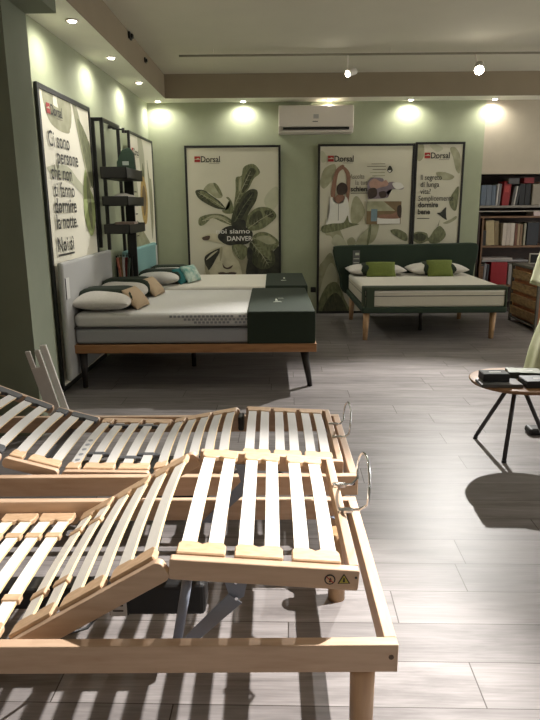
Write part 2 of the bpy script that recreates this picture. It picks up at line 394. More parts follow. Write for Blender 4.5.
class Print:
    """one printed sheet: u to the right, v downwards, in metres; laid out in local XZ with the face at -Y"""
    def __init__(s, w, h, paper): s.m = MB(); s.w = w; s.h = h; s.n = 0; s.m.box(0, w, 0, .012, -h, 0, paper)
    def poly(s, pts, mk, sm=True):
        s.n += 1; y = -.0006 * s.n
        pts = [(min(max(a, 0), s.w), min(max(b, 0), s.h)) for a, b in (smooth_closed(pts) if sm else pts)]
        t = bmesh.new(); vs = [t.verts.new((a, y, -b)) for a, b in pts]
        es = [t.edges.new((vs[i], vs[(i + 1) % len(vs)])) for i in range(len(vs)) if (vs[i].co - vs[(i + 1) % len(vs)].co).length > 1e-6]
        t.free(); t = bmesh.new(); clean = []
        for a, b in pts:
            if not clean or (abs(a - clean[-1][0]) + abs(b - clean[-1][1])) > 1e-5: clean.append((a, b))
        vs = [t.verts.new((a, y, -b)) for a, b in clean]; t.faces.new(vs)
        bmesh.ops.triangulate(t, faces=t.faces, ngon_method='EAR_CLIP')
        for f in t.faces:
            f.normal_update()
            if f.normal.y > 0: f.normal_flip()
        s.m._add(t, PRINT[mk])
    def rect(s, a, b, c, d, mk): s.poly([(a, b), (c, b), (c, d), (a, d)], mk, False)
    def text(s, txt, u, v, size, mk='text', bold=0.0, width=None):
        s.n += 1; me = text_mesh(txt, size, bold); t = bmesh.new(); t.from_mesh(me)
        xs = [q.co.x for q in t.verts]; k = (width / (max(xs) - min(xs))) if width else 1; x0 = min(xs)
        for q in t.verts: q.co = Vector((u + (q.co.x - x0) * k, -.0006 * s.n, -v + q.co.y))
        s.m._add(t, PRINT[mk])
    def logo(s, u, v, k):
        s.rect(u, v, u + .075 * k, v + .034 * k, 'red'); s.rect(u, v + .039 * k, u + .075 * k, v + .072 * k, 'red')
        s.poly([(u + .01 * k, v + .036 * k), (u + .05 * k, v + .02 * k), (u + .07 * k, v + .036 * k)], 'cream', False)
        s.text('Dorsal', u + .082 * k, v + .072 * k, .105 * k, 'text', .018, .245 * k)
        for q in (0.083, .135, .30): s.rect(u + q * k, v + .066 * k, u + (q + .03) * k, v + .073 * k, 'text')
        s.rect(u + .19 * k, v + .087 * k, u + .32 * k, v + .092 * k, 'grey')
    def mapped(s, f):
        return lambda pts, mk, sm=True: s.poly([f(*p) for p in pts], mk, sm)

def frame_bars(w, h, t, d):
    m = MB()
    m.box(0, t, -.006, d, -h, 0, BLACKM, .002); m.box(w - t, w, -.006, d, -h, 0, BLACKM, .002)
    m.box(t, w - t, -.006, d, -t, 0, BLACKM, .002); m.box(t, w - t, -.006, d, -h, -h + t, BLACKM, .002); return m
def poster(label, pr, loc, rz, w, h, t=.028, d=.03):
    e = thing('framed_poster', label, 'poster', loc, rz)
    frame_bars(w, h, t, d).build('frame', e); o = pr.m.build('print', e); o.location = (t, .002, -t)
    return e

# poster 1 on the back wall: leaves over a face
PX = 1.23 / 96; PZ = 2.175 / 167
P = Print(1.174, 2.119, PAPER); p = P.mapped(lambda x, y: ((x - 184.5) * PX - .028, (y - 146) * PZ - .028))
a = lambda pts: [(180 + x / 4.909, 140 + y / 4.909) for x, y in pts]
b = lambda pts: [(180 + x / 4.909, 200 + y / 4.909) for x, y in pts]
p(a([(410, 290), (440, 240), (478, 225), (480, 300), (440, 340)]), 'g4')
p(a([(110, 235), (140, 205), (180, 212), (205, 265), (175, 275), (140, 250)]), 'g3')
p(a([(160, 205), (180, 212), (205, 262), (185, 250)]), 'g2')
p(a([(258, 320), (270, 240), (272, 180), (300, 170), (312, 130), (360, 116), (392, 155), (360, 185), (335, 230), (290, 285), (265, 325)]), 'g2')
p(a([(300, 250), (318, 180), (345, 135), (372, 150), (345, 190), (330, 225)]), 'g1')
p(a([(285, 240), (288, 190), (300, 178), (296, 235)]), 'g3')
p(a([(70, 240), (110, 236), (150, 262), (190, 290), (216, 326), (178, 325), (130, 305), (85, 275)]), 'g1')
p(a([(90, 243), (120, 246), (180, 292), (205, 320), (170, 308), (120, 272)]), 'g2')
p(a([(200, 332), (232, 328), (240, 295), (222, 272), (236, 272), (252, 300), (256, 345), (215, 348)]), 'g2')
p(b([(80, 100), (90, 70), (150, 55), (205, 60), (250, 88), (252, 112), (200, 95), (150, 76), (112, 105), (90, 112)]), 'g2')
p(b([(105, 85), (150, 62), (200, 68), (240, 92), (200, 84), (150, 72)]), 'g3')
# face
p(b([(105, 260), (128, 235), (200, 212), (265, 215), (335, 300), (325, 372), (118, 372), (105, 320)]), 'cream')
p(b([(255, 215), (330, 250), (340, 372), (300, 372), (285, 300), (250, 250)]), 'shade')
p(b([(104, 275), (125, 248), (190, 222), (160, 280), (135, 320), (118, 330)]), 'blk')
p(b([(112, 280), (140, 250), (175, 232), (140, 262)]), 'cream')
p(b([(196, 296), (205, 312), (222, 318), (248, 306), (238, 322), (218, 326), (200, 318)]), 'lip')
p(b([(170, 345), (196, 340), (215, 344), (240, 340), (268, 346), (235, 362), (200, 362)]), 'lip')
p(b([(178, 348), (215, 350), (262, 347), (218, 353)]), 'blk')
p(b([(345, 250), (430, 260), (490, 215), (498, 372), (330, 372), (322, 300)]), 'blk')
p(b([(95, 165), (150, 150), (200, 170), (215, 205), (160, 190), (100, 180)]), 'cream')
p(b([(98, 168), (135, 160), (130, 180), (104, 182)]), 'lip')
p(b([(176, 160), (210, 122), (260, 112), (330, 125), (352, 155), (325, 200), (235, 208), (190, 188)]), 'blk')
p(b([(340, 190), (400, 178), (450, 230), (464, 292), (425, 325), (370, 318), (335, 265)]), 'g1')
p(b([(355, 200), (400, 195), (440, 240), (446, 290), (410, 260), (375, 240)]), 'g2')
p(b([(350, 170), (385, 145), (432, 150), (482, 190), (468, 225), (420, 237), (378, 208)]), 'g2')
p(b([(370, 170), (430, 162), (470, 195), (430, 205), (395, 190)]), 'g3')
p(b([(245, 212), (300, 205), (330, 232), (300, 280), (268, 262)]), 'g2')
p(b([(318, 110), (332, 60), (380, 26), (440, 30), (472, 68), (432, 108), (390, 132), (340, 136)]), 'g2')
p(b([(335, 105), (345, 65), (385, 40), (400, 70), (370, 110)]), 'g1')
p(b([(410, 45), (445, 40), (460, 68), (435, 75)]), 'g1')
p(a([(246, 402), (256, 340), (300, 270), (342, 235), (378, 242), (370, 290), (332, 350), (312, 420), (280, 432)]), 'g1')
p(a([(275, 340), (310, 280), (345, 250), (362, 258), (330, 320), (290, 380)]), 'blk')
p(a([(252, 395), (310, 380), (318, 430), (300, 460), (262, 450)]), 'blk')
P.logo(.10, .105, 1.0)
def vein(f, pts, wd=1.6, mk='g3', side=0):
    for (xa, ya), (xb, yb) in zip(pts, pts[1:]):
        dx, dy = xb - xa, yb - ya; L_ = math.hypot(dx, dy); nx, ny = -dy / L_ * wd, dx / L_ * wd
        p(f([(xa - nx, ya - ny), (xb - nx * .5, yb - ny * .5), (xb + nx * .5, yb + ny * .5), (xa + nx, ya + ny)]), mk, False)
        if side:
            for q in (.25, .5, .75):
                mx_, my_ = xa + dx * q, ya + dy * q
                for sg in (-1, 1):
                    ex, ey = mx_ + dx / L_ * side * .7 - dy / L_ * side * sg, my_ + dy / L_ * side * .7 + dx / L_ * side * sg
                    p(f([(mx_ - 1, my_ - 1), (ex, ey), (mx_ + 1, my_ + 1)]), mk, False)
vein(a, [(258, 320), (300, 235), (345, 150)], 2, 'g3', 22); vein(a, [(262, 390), (305, 320), (355, 255)], 2, 'g2', 20)
vein(a, [(210, 320), (150, 282), (85, 248)], 2, 'g3', 14); vein(b, [(245, 105), (180, 68), (100, 88)], 2, 'cream', 12)
vein(b, [(330, 125), (390, 85), (455, 50)], 2, 'g3', 24); vein(b, [(345, 190), (395, 250), (430, 305)], 2, 'g3', 28)
vein(b, [(355, 172), (420, 190), (470, 205)], 2, 'g3', 16); vein(b, [(262, 218), (285, 270)], 2, 'g3', 14)
p(b([(108, 300), (128, 330), (140, 372), (118, 372)]), 'shade'); p(b([(160, 372), (185, 366), (250, 366), (280, 372)]), 'shade')
p(b([(330, 215), (352, 240), (340, 300), (322, 260)]), 'blk'); p(b([(186, 225), (200, 216), (196, 262), (186, 282)]), 'shade')
P.text('noi siamo', .36, 1.07, .085, 'white', .012, .44); P.text('DANVER', .50, 1.165, .085, 'white', .02, .33)
poster('tall framed poster of a face hidden by big green leaves', P, (-1.134, BWY - .045, 2.175), 0, 1.23, 2.175)

# poster 2: woman stretching
P = Print(1.177, 2.119, PAPER); p = P.mapped(lambda x, y: ((x - 317.4) * PX - .028, (y - 145) * PZ - .028))
a = lambda pts: [(312 + x / 5, 140 + y / 5) for x, y in pts]
b = lambda pts: [(312 + x / 5, 220 + y / 5) for x, y in pts]
p(a([(40, 190), (60, 140), (110, 118), (118, 160), (95, 200), (60, 235), (38, 215)]), 'g3')
p(a([(40, 60), (60, 65), (70, 100), (45, 110)]), 'g4')
p(a([(195, 350), (205, 290), (225, 272), (250, 300), (268, 350), (240, 400), (205, 405)]), 'g3')
p(b([(30, 470), (30, 250), (60, 190), (100, 150), (130, 240), (160, 330), (175, 470)]), 'g3')
p(b([(40, 400), (60, 280), (100, 200), (135, 270), (110, 360)]), 'g4')
p(b([(30, 470), (70, 330), (130, 300), (170, 380), (200, 470)]), 'g2')
p(b([(60, 470), (90, 380), (140, 360), (190, 470)]), 'g1')
p(b([(60, 22), (85, 8), (110, 40), (130, 15), (150, 50), (170, 110), (120, 120), (100, 70), (70, 60)]), 'g3')
p(b([(100, 100), (120, 60), (150, 70), (180, 110), (140, 120)]), 'g4')
p(b([(225, 115), (250, 60), (300, 20), (340, 10), (330, 70), (300, 105)]), 'g3')
p(b([(292, 10), (302, 10), (300, 60), (290, 110), (282, 110)]), 'g2')
p(b([(400, 42), (440, 35), (485, 60), (485, 95), (440, 75)]), 'g2')
p(b([(180, 90), (205, 72), (225, 95), (215, 118), (190, 118)]), 'g3')
p(a([(95, 278), (96, 225), (115, 150), (150, 122), (158, 138), (130, 162), (118, 230), (112, 285)]), 'skin')
p(a([(148, 124), (186, 160), (190, 230), (182, 305), (170, 285), (174, 220), (166, 165), (150, 140)]), 'skin')
p(a([(104, 292), (130, 262), (150, 262), (172, 290), (160, 320), (115, 320)]), 'skin')
p(a([(88, 285), (104, 278), (110, 300), (135, 308), (158, 300), (166, 275), (180, 292), (190, 370), (186, 408), (75, 412), (88, 345)]), 'white')
p([(338.2, 202), (338.8, 202), (338.9, 218), (338.3, 218)], 'grey', False)
p(a([(148, 206), (172, 218), (176, 245), (160, 264), (130, 264), (122, 240), (128, 218)]), 'hair')
p(a([(48, 420), (100, 405), (160, 400), (180, 365), (192, 400), (240, 408), (200, 420), (130, 440), (60, 450)]), 'g2')
P.logo(.098, .115, 1.0)
P.text('Ascolta', .38, .40, .085, 'grey', .008, .19); P.text('la tua', .455, .475, .085, 'grey', .01, .16); P.text('schiena', .395, .555, .085, 'text', .03, .25)
P.rect(.395, .575, .65, .583, 'text')
P.rect(.655, .215, .83, .222, 'grey')
for i, (u0, u1) in enumerate(((.60, .84), (.67, .84), (.64, .83), (.67, .83))): P.rect(u0, .245 + i * .038, u1, .254 + i * .038, 'g3' if i > 1 else 'grey')
p(a([(372, 150), (385, 128), (400, 150), (386, 163)]), 'blk')
p(a([(376, 152), (392, 150), (386, 160)]), 'white')
p(a([(282, 195), (350, 188), (360, 215), (400, 205), (455, 225), (450, 242), (400, 240), (372, 252), (380, 280), (300, 286), (280, 280)]), 'lil')
p(a([(285, 210), (310, 190), (345, 205), (368, 196), (380, 220), (340, 232), (300, 240)]), 'pink')
p(a([(282, 240), (318, 235), (325, 268), (300, 285), (282, 278)]), 'hair')
p(a([(335, 255), (365, 250), (372, 275), (345, 282)]), 'hair')
p(a([(400, 212), (440, 210), (458, 232), (420, 240)]), 'white')
p(a([(276, 298), (450, 299), (449, 410), (275, 410)]), 'brown', False)
p(a([(276, 298), (360, 298), (420, 345), (276, 345)]), 'g3', False)
p(a([(298, 335), (330, 335), (328, 395), (298, 395)]), 'blue', False)
p(a([(330, 378), (445, 378), (446, 408), (330, 408)]), 'white', False)
p(a([(332, 375), (350, 362), (400, 360), (435, 350), (448, 380), (360, 382)]), 'skin')
p(a([(430, 325), (450, 320), (450, 378), (432, 365)]), 'hair')
poster('large framed poster of a woman in white stretching her arms up', P, (.575, BWY - .045, 2.18), 0, 1.233, 2.175)

# poster 3: narrow, hummingbird
P = Print(.575, 2.119, PAPER); p = P.mapped(lambda x, y: ((x - 414.3) * PX - .028, (y - 143) * PZ - .028))
a = lambda pts: [(405 + x / 6.54, 140 + y / 6.54) for x, y in pts]
p(a([(72, 40), (110, 32), (118, 100), (95, 135), (72, 120)]), 'g3')
p(a([(150, 40), (200, 35), (240, 60), (200, 80)]), 'g4')
p(a([(285, 60), (320, 55), (355, 110), (358, 210), (330, 190), (310, 120)]), 'g3')
p(a([(200, 208), (260, 205), (322, 230), (300, 252), (240, 250)]), 'g3')
p(a([(300, 380), (330, 320), (358, 300), (350, 440), (315, 430)]), 'g2')
p(a([(64, 600), (100, 580), (160, 590), (176, 620), (210, 570), (250, 545), (290, 600), (250, 650), (190, 656), (172, 640), (120, 658), (75, 640)]), 'g2')
p(a([(76, 600), (120, 590), (160, 610), (140, 640), (90, 632)]), 'g1')
p(a([(265, 525), (320, 500), (350, 480), (352, 500), (300, 530)]), 'g3')
p(a([(230, 545), (245, 500), (236, 545)]), 'g2', False)
p(a([(222, 462), (245, 458), (262, 440), (282, 425), (276, 465), (290, 505), (262, 492), (245, 478)]), 'blk')
P.logo(.09, .10, .98)
for i, (s_, bo, wd) in enumerate((('Il segreto', .006, .27), ('di lunga', .006, .24), ('vita?', .006, .135), ('Semplicemente', .006, .455), ('dormire', .03, .26), ('bene', .03, .16))):
    P.text(s_, .055 - (.02 if i > 2 else 0), .435 + i * .087 - (.006 if i > 3 else 0), .092, 'text', bo, wd)
P.rect(.03, .915, .19, .924, 'text')
poster('narrow framed poster with a hummingbird and olive leaf lobes', P, (1.815, BWY - .045, 2.195), 0, .63, 2.175)
m = MB(); m.box(-.035, .035, -.012, 0, -.035, .035, BLACK, .004); m.box(-.02, .02, -.016, -.01, -.02, .02, BLACKM)
tag(m.build('wall_socket', None, (.53, BWY, .32)), 'small black wall socket left of the stretching woman poster', 'socket')

# left wall: posters facing +X
RW = -math.atan(.02)
def wall_loc(y, z, off): return (wx(y) + off, y, z)
P = Print(1.164, 2.20, PAPERL)
def uv(y, z): return (y - 4.704 - .028, 2.275 - z - .028)
def pl(pts, mk, sm=True): P.poly([uv(*q) for q in pts], mk, sm)
pl([(4.80, 2.25), (5.02, 2.25), (5.0, 2.18), (5.25, 2.15), (5.35, 2.02), (5.15, 2.0), (4.95, 2.03), (4.85, 2.1)], 'g3')
pl([(5.1, 2.25), (5.4, 2.25), (5.38, 2.06), (5.22, 2.03)], 'g3')
pl([(5.45, 2.25), (5.55, 2.25), (5.72, 2.0), (5.86, 1.98), (5.86, 1.7), (5.76, 1.6), (5.62, 1.85)], 'g3')
pl([(5.55, 2.15), (5.86, 1.95), (5.86, 1.6), (5.72, 1.75)], 'g2')
pl([(4.78, 1.72), (5.2, 1.75), (5.45, 1.66), (5.86, 1.5), (5.86, 1.4), (5.3, 1.62), (4.9, 1.66)], 'g4')
pl([(5.66, 1.75), (5.76, 1.6), (5.86, 1.5), (5.86, 1.3), (5.72, 1.18), (5.58, 1.3), (5.56, 1.5)], 'bg')
pl([(5.70, 1.7), (5.78, 1.5), (5.76, 1.25), (5.70, 1.3), (5.66, 1.5)], 'g2')
pl([(4.78, .4), (5.3, .2), (5.8, .9), (5.8, .2)], 'g3')
P.logo(.115, .075, 1.0)
P.text('Ci sono', .09, .375, .16, 'text', .010, .46); P.text('persone', .245, .49, .16, 'text', .010, .49)
P.text('che non', .09, .61, .155, 'text', .010, .46); P.text('ti fanno', .12, .735, .155, 'text', .010, .46)
P.text('dormire', .10, .855, .155, 'text', .02, .50); P.text('la notte.', .11, .975, .155, 'text', .016, .49)
P.text('Noi s\u00ec', .09, 1.145, .155, 'text', .016, .37); P.rect(.09, 1.165, .46, 1.18, 'text')
poster('large brightly lit framed text poster ending in Noi s\u00ec on the left wall', P, (wx(4.704) + .020, 4.70, 2.275), PI / 2 + RW, 1.22, 2.256, t=.038, d=.016)

P = Print(1.144, 2.134, PAPERL)
def uv(y, z): return (y - 6.9 - .028, 2.195 - z - .028)
pl([(7.05, 1.9), (7.15, 1.7), (7.2, 1.5), (7.1, 1.4), (7.0, 1.6)], 'g4')
pl([(7.3, 2.17), (7.5, 2.17), (7.62, 1.9), (7.5, 1.5), (7.4, 1.75)], 'g4')
pl([(7.75, 1.95), (7.85, 1.75), (7.95, 1.7), (7.98, 1.3), (7.85, 1.0), (7.8, 1.4)], 'g3')
pl([(7.5, 1.9), (7.56, 1.75), (7.5, 1.45), (7.46, 1.7)], 'g2')
pl([(7.30, 1.52), (7.40, 1.72), (7.56, 1.72), (7.68, 1.50), (7.60, 1.24), (7.44, 1.20), (7.34, 1.32)], 'gold')
pl([(7.38, 1.50), (7.46, 1.64), (7.56, 1.60), (7.60, 1.48), (7.54, 1.34), (7.44, 1.30)], 'brown')
pl([(7.0, 1.2), (7.4, 1.1), (7.9, .8), (7.9, .3), (7.0, .3)], 'g3')
P.logo(.06, .14, .95)
for i in range(5): P.rect(.05 + (i % 2) * .04, .60 + i * .12, .16 + (i % 2) * .03, .612 + i * .12, 'text')
poster('framed poster with a straw coloured oval in the back left corner', P, (wx(7.1) + .075, 7.11, 2.218), PI / 2 + RW, 1.2, 2.19, d=.02)
t = bpy.data.objects[[o.name for o in bpy.data.objects if o.name.startswith('framed_poster')][-1]]
m = MB(); m.box(.0, .026, .02, .065, -.028, 0, BLACKM, .002); m.build('wall_bracket', t)
m = MB(); m.box(1.174, 1.2, .02, .065, -.028, 0, BLACKM, .002); m.build('wall_bracket', t)

t = thing('metal_display_frame', 'empty black metal frame mounted between the two left wall posters', 'display frame', (wx(6.0) + .110, 5.995, 2.205), PI / 2 + RW)
m = MB(); w_, h_ = .60, 1.175
m.box(0, .03, 0, .03, -h_, 0, BLACKM, .002); m.box(w_ - .03, w_, 0, .03, -2.2, 0, BLACKM, .002)
m.box(0, w_, 0, .03, -.03, 0, BLACKM, .002); m.build('front_frame', t)
m = MB()
for xx in (0, w_ - .03): m.box(xx, xx + .03, .03, .11, -.03, 0, BLACKM, .002)
m.box(.0, .03, .08, .11, -h_ + .02, -.03, BLACKM, .002); m.build('wall_bracket', t)
m = MB(); m.tube([(.33, .0, -.06), (.33, -.10, -.07)], .009, BLACKM); m.tube([(.33, -.10, -.055), (.33, -.10, -.10)], .014, BLACKM); m.build('hook', t)

# magazine rack
t = thing('magazine_rack', 'black metal rack with three open trays behind the grey headboard', 'rack', (-1.40, 6.48, 0))
m = MB(); m.box(-.075, .015, -.03, .0, .0, 1.70, BLACKM, .004); m.build('upright', t)
m = MB(); m.box(-.10, .09, -.11, .10, .0, .02, BLACKM, .004); m.build('base', t)
for k, z in enumerate((1.665, 1.43, 1.185)):
    m = MB(); y0, y1 = -.72, -.03; x0, x1 = -.120, .112
    m.box(x0, x1, y0, y1, z, z + .008, BLACKM); h = .10 if k == 0 else .085
    m.box(x0, x1, y0, y0 + .006, z, z + h, BLACKM); m.box(x0, x1, y1 - .006, y1, z, z + h, BLACKM)
    m.box(x0, x0 + .006, y0, y1, z, z + h, BLACKM); m.box(x1 - .006, x1, y0, y1, z, z + h * .95, BLACKM)
    m.build('tray', t)
m = MB(); m.prism([(-.09, 0), (.09, 0), (.075, .24), (.04, .29), (-.03, .27), (-.085, .16)], .07, mat('dark_green_paper', (44, 66, 50), .7, noise=.1), 'Y', 0, .006)
m.box(-.03, .03, -.001, .004, .13, .165, mat('pale_print', (170, 180, 170), .6, noise=.05))
tag(m.build('gift_bag', None, (-1.395, 6.22, 1.675)), 'dark green paper bag standing in the top tray of the black rack', 'bag')
m = MB(); m.pillow(0, 0, .05, .19, .4, .10, MATW, sd=3, wob=.1); tag(m.build('fabric_sample', None, (-1.395, 6.08, 1.442)), 'folded white fabric sample in the middle tray of the black rack', 'fabric sample')
for k, (rgb, nm) in enumerate((((126, 106, 88), 'tan'), ((74, 54, 44), 'dark brown'), ((176, 156, 146), 'pale pink'))):
    m = MB(); m.box(-.09, .09, -.12, .12, 0, .030, mat('sample_%d' % k, rgb, .8, noise=.12, scale=40), .006, M=Matrix.Rotation(.06 * (k - 1), 4, 'Z'))
    tag(m.build('fabric_swatch_book', None, (-1.397 + .005 * k, 6.05 + .02 * k, 1.194 + .0305 * k)), nm + ' swatch book in the bottom tray of the black rack', 'swatch book', 'swatch books in the rack')

# hanging swatches between headboards
t = thing('swatch_rail', 'low black rail holding hanging fabric swatches between the two headboards', 'rail', (-1.53, 6.39, 0))
m = MB(); m.tube([(-.05, 0, .0), (-.05, 0, .945), (.10, 0, .945), (.10, 0, .0)], .009, BLACKM); m.build('rail', t)
for k, (rgb, nm) in enumerate((((196, 122, 104), 'salmon'), ((120, 96, 66), 'ochre'), ((186, 190, 192), 'pale grey'), ((92, 36, 34), 'dark red'), ((70, 84, 74), 'green'))):
    m = MB(); x = -.034 + k * .029
    m.tube([(x, .012, .0), (x, 0, .012), (x, -.012, 0), (x, 0, -.012), (x, .012, 0)], .0025, BLACKM, 6)
    m.box(x - .011, x + .011, -.05 + .006 * k, -.012 + .03, -.25 + .02 * (k % 3), -.012, mat('swatch_%d' % k, rgb, .9, noise=.2, scale=30), .004, M=Matrix.Rotation(.06 * (k - 2), 4, 'Y'))
    tag(m.build('fabric_swatch', None, (-1.53, 6.39, .945)), nm + ' fabric swatch hanging on the rail between the headboards', 'fabric swatch', 'swatches on the low rail')

# ------------------------------------------------------------------ bed with grey headboard
t = thing('platform_bed', 'double bed with light grey headboard, oak rail and black tapered legs', 'bed', (-.635, 5.60, 0), .006)
m = MB()
m.box(-.965, .965, -.745, -.72, .295, .362, OAK, .004); m.box(-.965, .965, .72, .745, .295, .362, OAK, .004)
m.box(.94, .965, -.72, .72, .295, .362, OAK, .004); m.box(-.965, -.94, -.72, .72, .295, .362, OAK, .004)
m.build('side_rail', t)
m = MB(); m.box(-.94, .94, -.72, .72, .32, .35, mat('bed_base_board', (90, 76, 62), .8, noise=.1)); m.build('slatted_base', t)
for sx, sy in ((-.90, -.68), (.87, -.68), (-.90, .68), (.87, .68)):
    m = MB(); m.tube([(sx, sy, .30), (sx + (.05 if sx > 0 else .0), sy * 1.01, .0)], .034, DARKLEG, 16, .019); m.build('leg', t)
for sx in (-.1,):
    m = MB(); m.tube([(sx, 0, .32), (sx, 0, 0)], .024, DARKLEG, 12, .02); m.build('leg', t)
m = MB(); m.box(-.992, -.945, -.87, .62, .10, 1.02, GREYF, .022, seg=3); m.build('headboard', t)
m = MB(); m.box(-.946, -.941, -.84, -.76, .74, .90, mat('white_care_label', (206, 206, 202), .8, noise=.03)); m.box(-.946, -.9408, -.845, -.838, .74, .90, PIPE); m.build('label_strip', t)
def rounded_slab(m, x0, x1, y0, y1, z0, z1, mt, r=.045): m.box(x0, x1, y0, y1, z0, z1, mt, r, seg=4)
t = thing('mattress', 'thick two-layer mattress with grey base on the bed with oak rail', 'mattress', (-.635, 5.60, .364), .006)
m = MB(); rounded_slab(m, -.943, .945, -.72, .72, 0, .13, MATB, .03); m.build('lower_layer', t)
m = MB(); m.box(-.945, .947, -.724, .724, .122, .137, PIPE, .005); m.build('piping', t)
m = MB(); rounded_slab(m, -.943, .945, -.72, .72, .13, .245, MATT, .04)
m.build('top_layer', t)
# woven honeycomb band on the near side of the top layer
m = MB(); rr = random.Random(4); HC = mat('grey_woven_dots', (142, 144, 148), .9, noise=.08)
for i in range(26):
    for j in range(3):
        x = -.18 + i * .032 + (j % 2) * .016
        if rr.random() < (.25 if j == 2 and i < 6 else .08): continue
        if i - j * 3 < 0: continue
        zc = .218 - j * .024
        m.box(x - .011, x + .011, -.7225, -.7195, zc - .009, zc + .009, HC, .003)
m2 = m.build('woven_dot_band', t)
m = MB(); m.box(.42, .955, -.733, .733, .232, .256, COVERG, .010); m.box(.42, .955, -.735, -.722, .0, .245, COVERG, .004); m.box(.42, .955, .722, .735, .0, .245, COVERG, .004); m.box(.945, .953, -.733, .733, .03, .245, COVERG, .003)
SILV = mat('silver_print', (190, 194, 180), .5, noise=.05)
m.box(.67, .72, -.02, -.012, .2555, .258, SILV); m.prism([(.645, -.16), (.67, -.16), (.66, -.08), (.655, -.02), (.648, -.08)], .0025, SILV, 'Z', .2555); m.box(.63, .70, -.24, -.225, .2555, .258, SILV); m.box(.645, .69, -.215, -.20, .2555, .258, SILV)
o = m.build('foot_cover', None, (-.635, 5.60, .364)); o.rotation_euler[2] = .006
tag(o, 'dark green foot cover draped over the end of the two-layer mattress', 'bed cover')

def bed_pillow(cx, cy, z, wx_, wy, label, group, band=COVERG, h=.15, pm=PILW, bx=.0, rz=0):
    """white pillow with a dark green wrap round its middle"""
    t = thing('pillow', label, 'pillow', (cx, cy, z), rz, group)
    m = MB(); m.pillow(0, 0, h / 2, wx_, wy, h, pm, sd=int(cy * 10), wob=.07, n=18, p=3.2); m.build('pillow_case', t)
    m = MB(); m.pillow(0, 0, h / 2 + .006, wx_ * 1.03, wy * .50, h * 1.16, band, sd=2, wob=.03, n=14, p=7); m.build('green_wrap', t)
    return t
zt = .364 + .245
bed_pillow(-1.375, 5.22, zt - .004, .46, .68, 'patterned white pillow with green wrap, nearer one on the grey bed', 'pillows on the grey bed', h=.155)
bed_pillow(-1.375, 5.93, zt - .004, .46, .68, 'white pillow with green wrap, further one on the grey bed', 'pillows on the grey bed', h=.155)
def cushion(name, cx, cy, cz, w_, h_, d_, rot, mt, label, group=None, sd=1):
    m = MB(); m.pillow(0, 0, 0, w_, h_, d_, mt, sd=sd, wob=.04, n=12, p=3.2)
    o = m.build(name, None, (cx, cy, cz)); o.rotation_euler = rot; return tag(o, label, 'cushion', group)
cushion('cushion', -1.145, 5.20, zt + .082, .20, .31, .08, (0, .88, -.12), BEIGEF, 'small beige cushion leaning on the nearer pillow of the grey bed', 'beige cushions', 1)
cushion('cushion', -1.140, 5.95, zt + .082, .20, .31, .08, (0, .88, -.12), BEIGEF, 'small beige cushion leaning on the further pillow of the grey bed', 'beige cushions', 2)

# ------------------------------------------------------------------ bed with teal headboard
t = thing('platform_bed', 'bed with teal headboard standing behind the grey bed', 'bed', (-.58, 7.25, 0))
m = MB()
m.box(-.895, .93, -.63, -.61, .22, .30, OAK, .004); m.box(-.895, .93, .61, .63, .22, .30, OAK, .004); m.box(.91, .93, -.61, .61, .22, .30, OAK, .004); m.box(-.895, .91, -.61, .61, .25, .295, OAK)
m.build('side_rail', t)
for sx, sy in ((-.80, -.55), (.85, -.55), (-.80, .55), (.85, .55)):
    m = MB(); m.tube([(sx, sy, .26), (sx, sy, .0)], .03, DARKLEG, 14, .018); m.build('leg', t)
m = MB(); m.box(-.962, -.900, -.80, .84, .12, .985, TEALF, .022, seg=3); m.build('headboard', t)
m = MB(); m.box(-.902, -.896, .75, .83, .70, .95, mat('white_tag', (196, 200, 194), .8, noise=.03)); m.build('price_tag', t, label='white price tag')
t = thing('mattress', 'pale mattress on the bed with the teal headboard', 'mattress', (-.58, 7.25, .30))
m = MB(); rounded_slab(m, -.893, .92, -.62, .62, 0, .30, MATW, .04); m.build('mattress_body', t)
m = MB(); m.box(-.895, .922, -.622, .622, .135, .145, PIPE, .002); m.build('piping', t)
m = MB(); m.box(.49, .935, -.632, .632, .288, .308, COVERG, .009); m.box(.49, .935, -.635, -.62, .02, .30, COVERG, .004); m.box(.49, .935, .62, .635, .02, .30, COVERG, .004); m.box(.922, .932, -.63, .63, .02, .295, COVERG, .003)
m.box(.66, .72, -.18, -.15, .3075, .310, SILV); m.box(.69, .71, .0, .12, .3075, .310, SILV)
tag(m.build('foot_cover', None, (-.58, 7.25, .30)), 'dark green foot cover on the bed with the teal headboard', 'bed cover')
bed_pillow(-1.245, 6.98, .600, .46, .62, 'white pillow with green wrap on the bed with the teal headboard', 'pillows on the teal bed', h=.14)
bed_pillow(-1.245, 7.60, .600, .46, .50, 'second white pillow, behind, on the bed with the teal headboard', 'pillows on the teal bed', h=.13)
cushion('cushion', -1.02, 6.97, .68, .19, .28, .09, (0, 1.0, -.25), TEALC, 'petrol green velvet cushion against the pillow by the teal headboard', None, 5)
cushion('cushion', -.925, 7.06, .695, .20, .30, .09, (0, 1.05, -.35), LEAFC, 'leaf-patterned pale cushion in front of the petrol green one', None, 6)

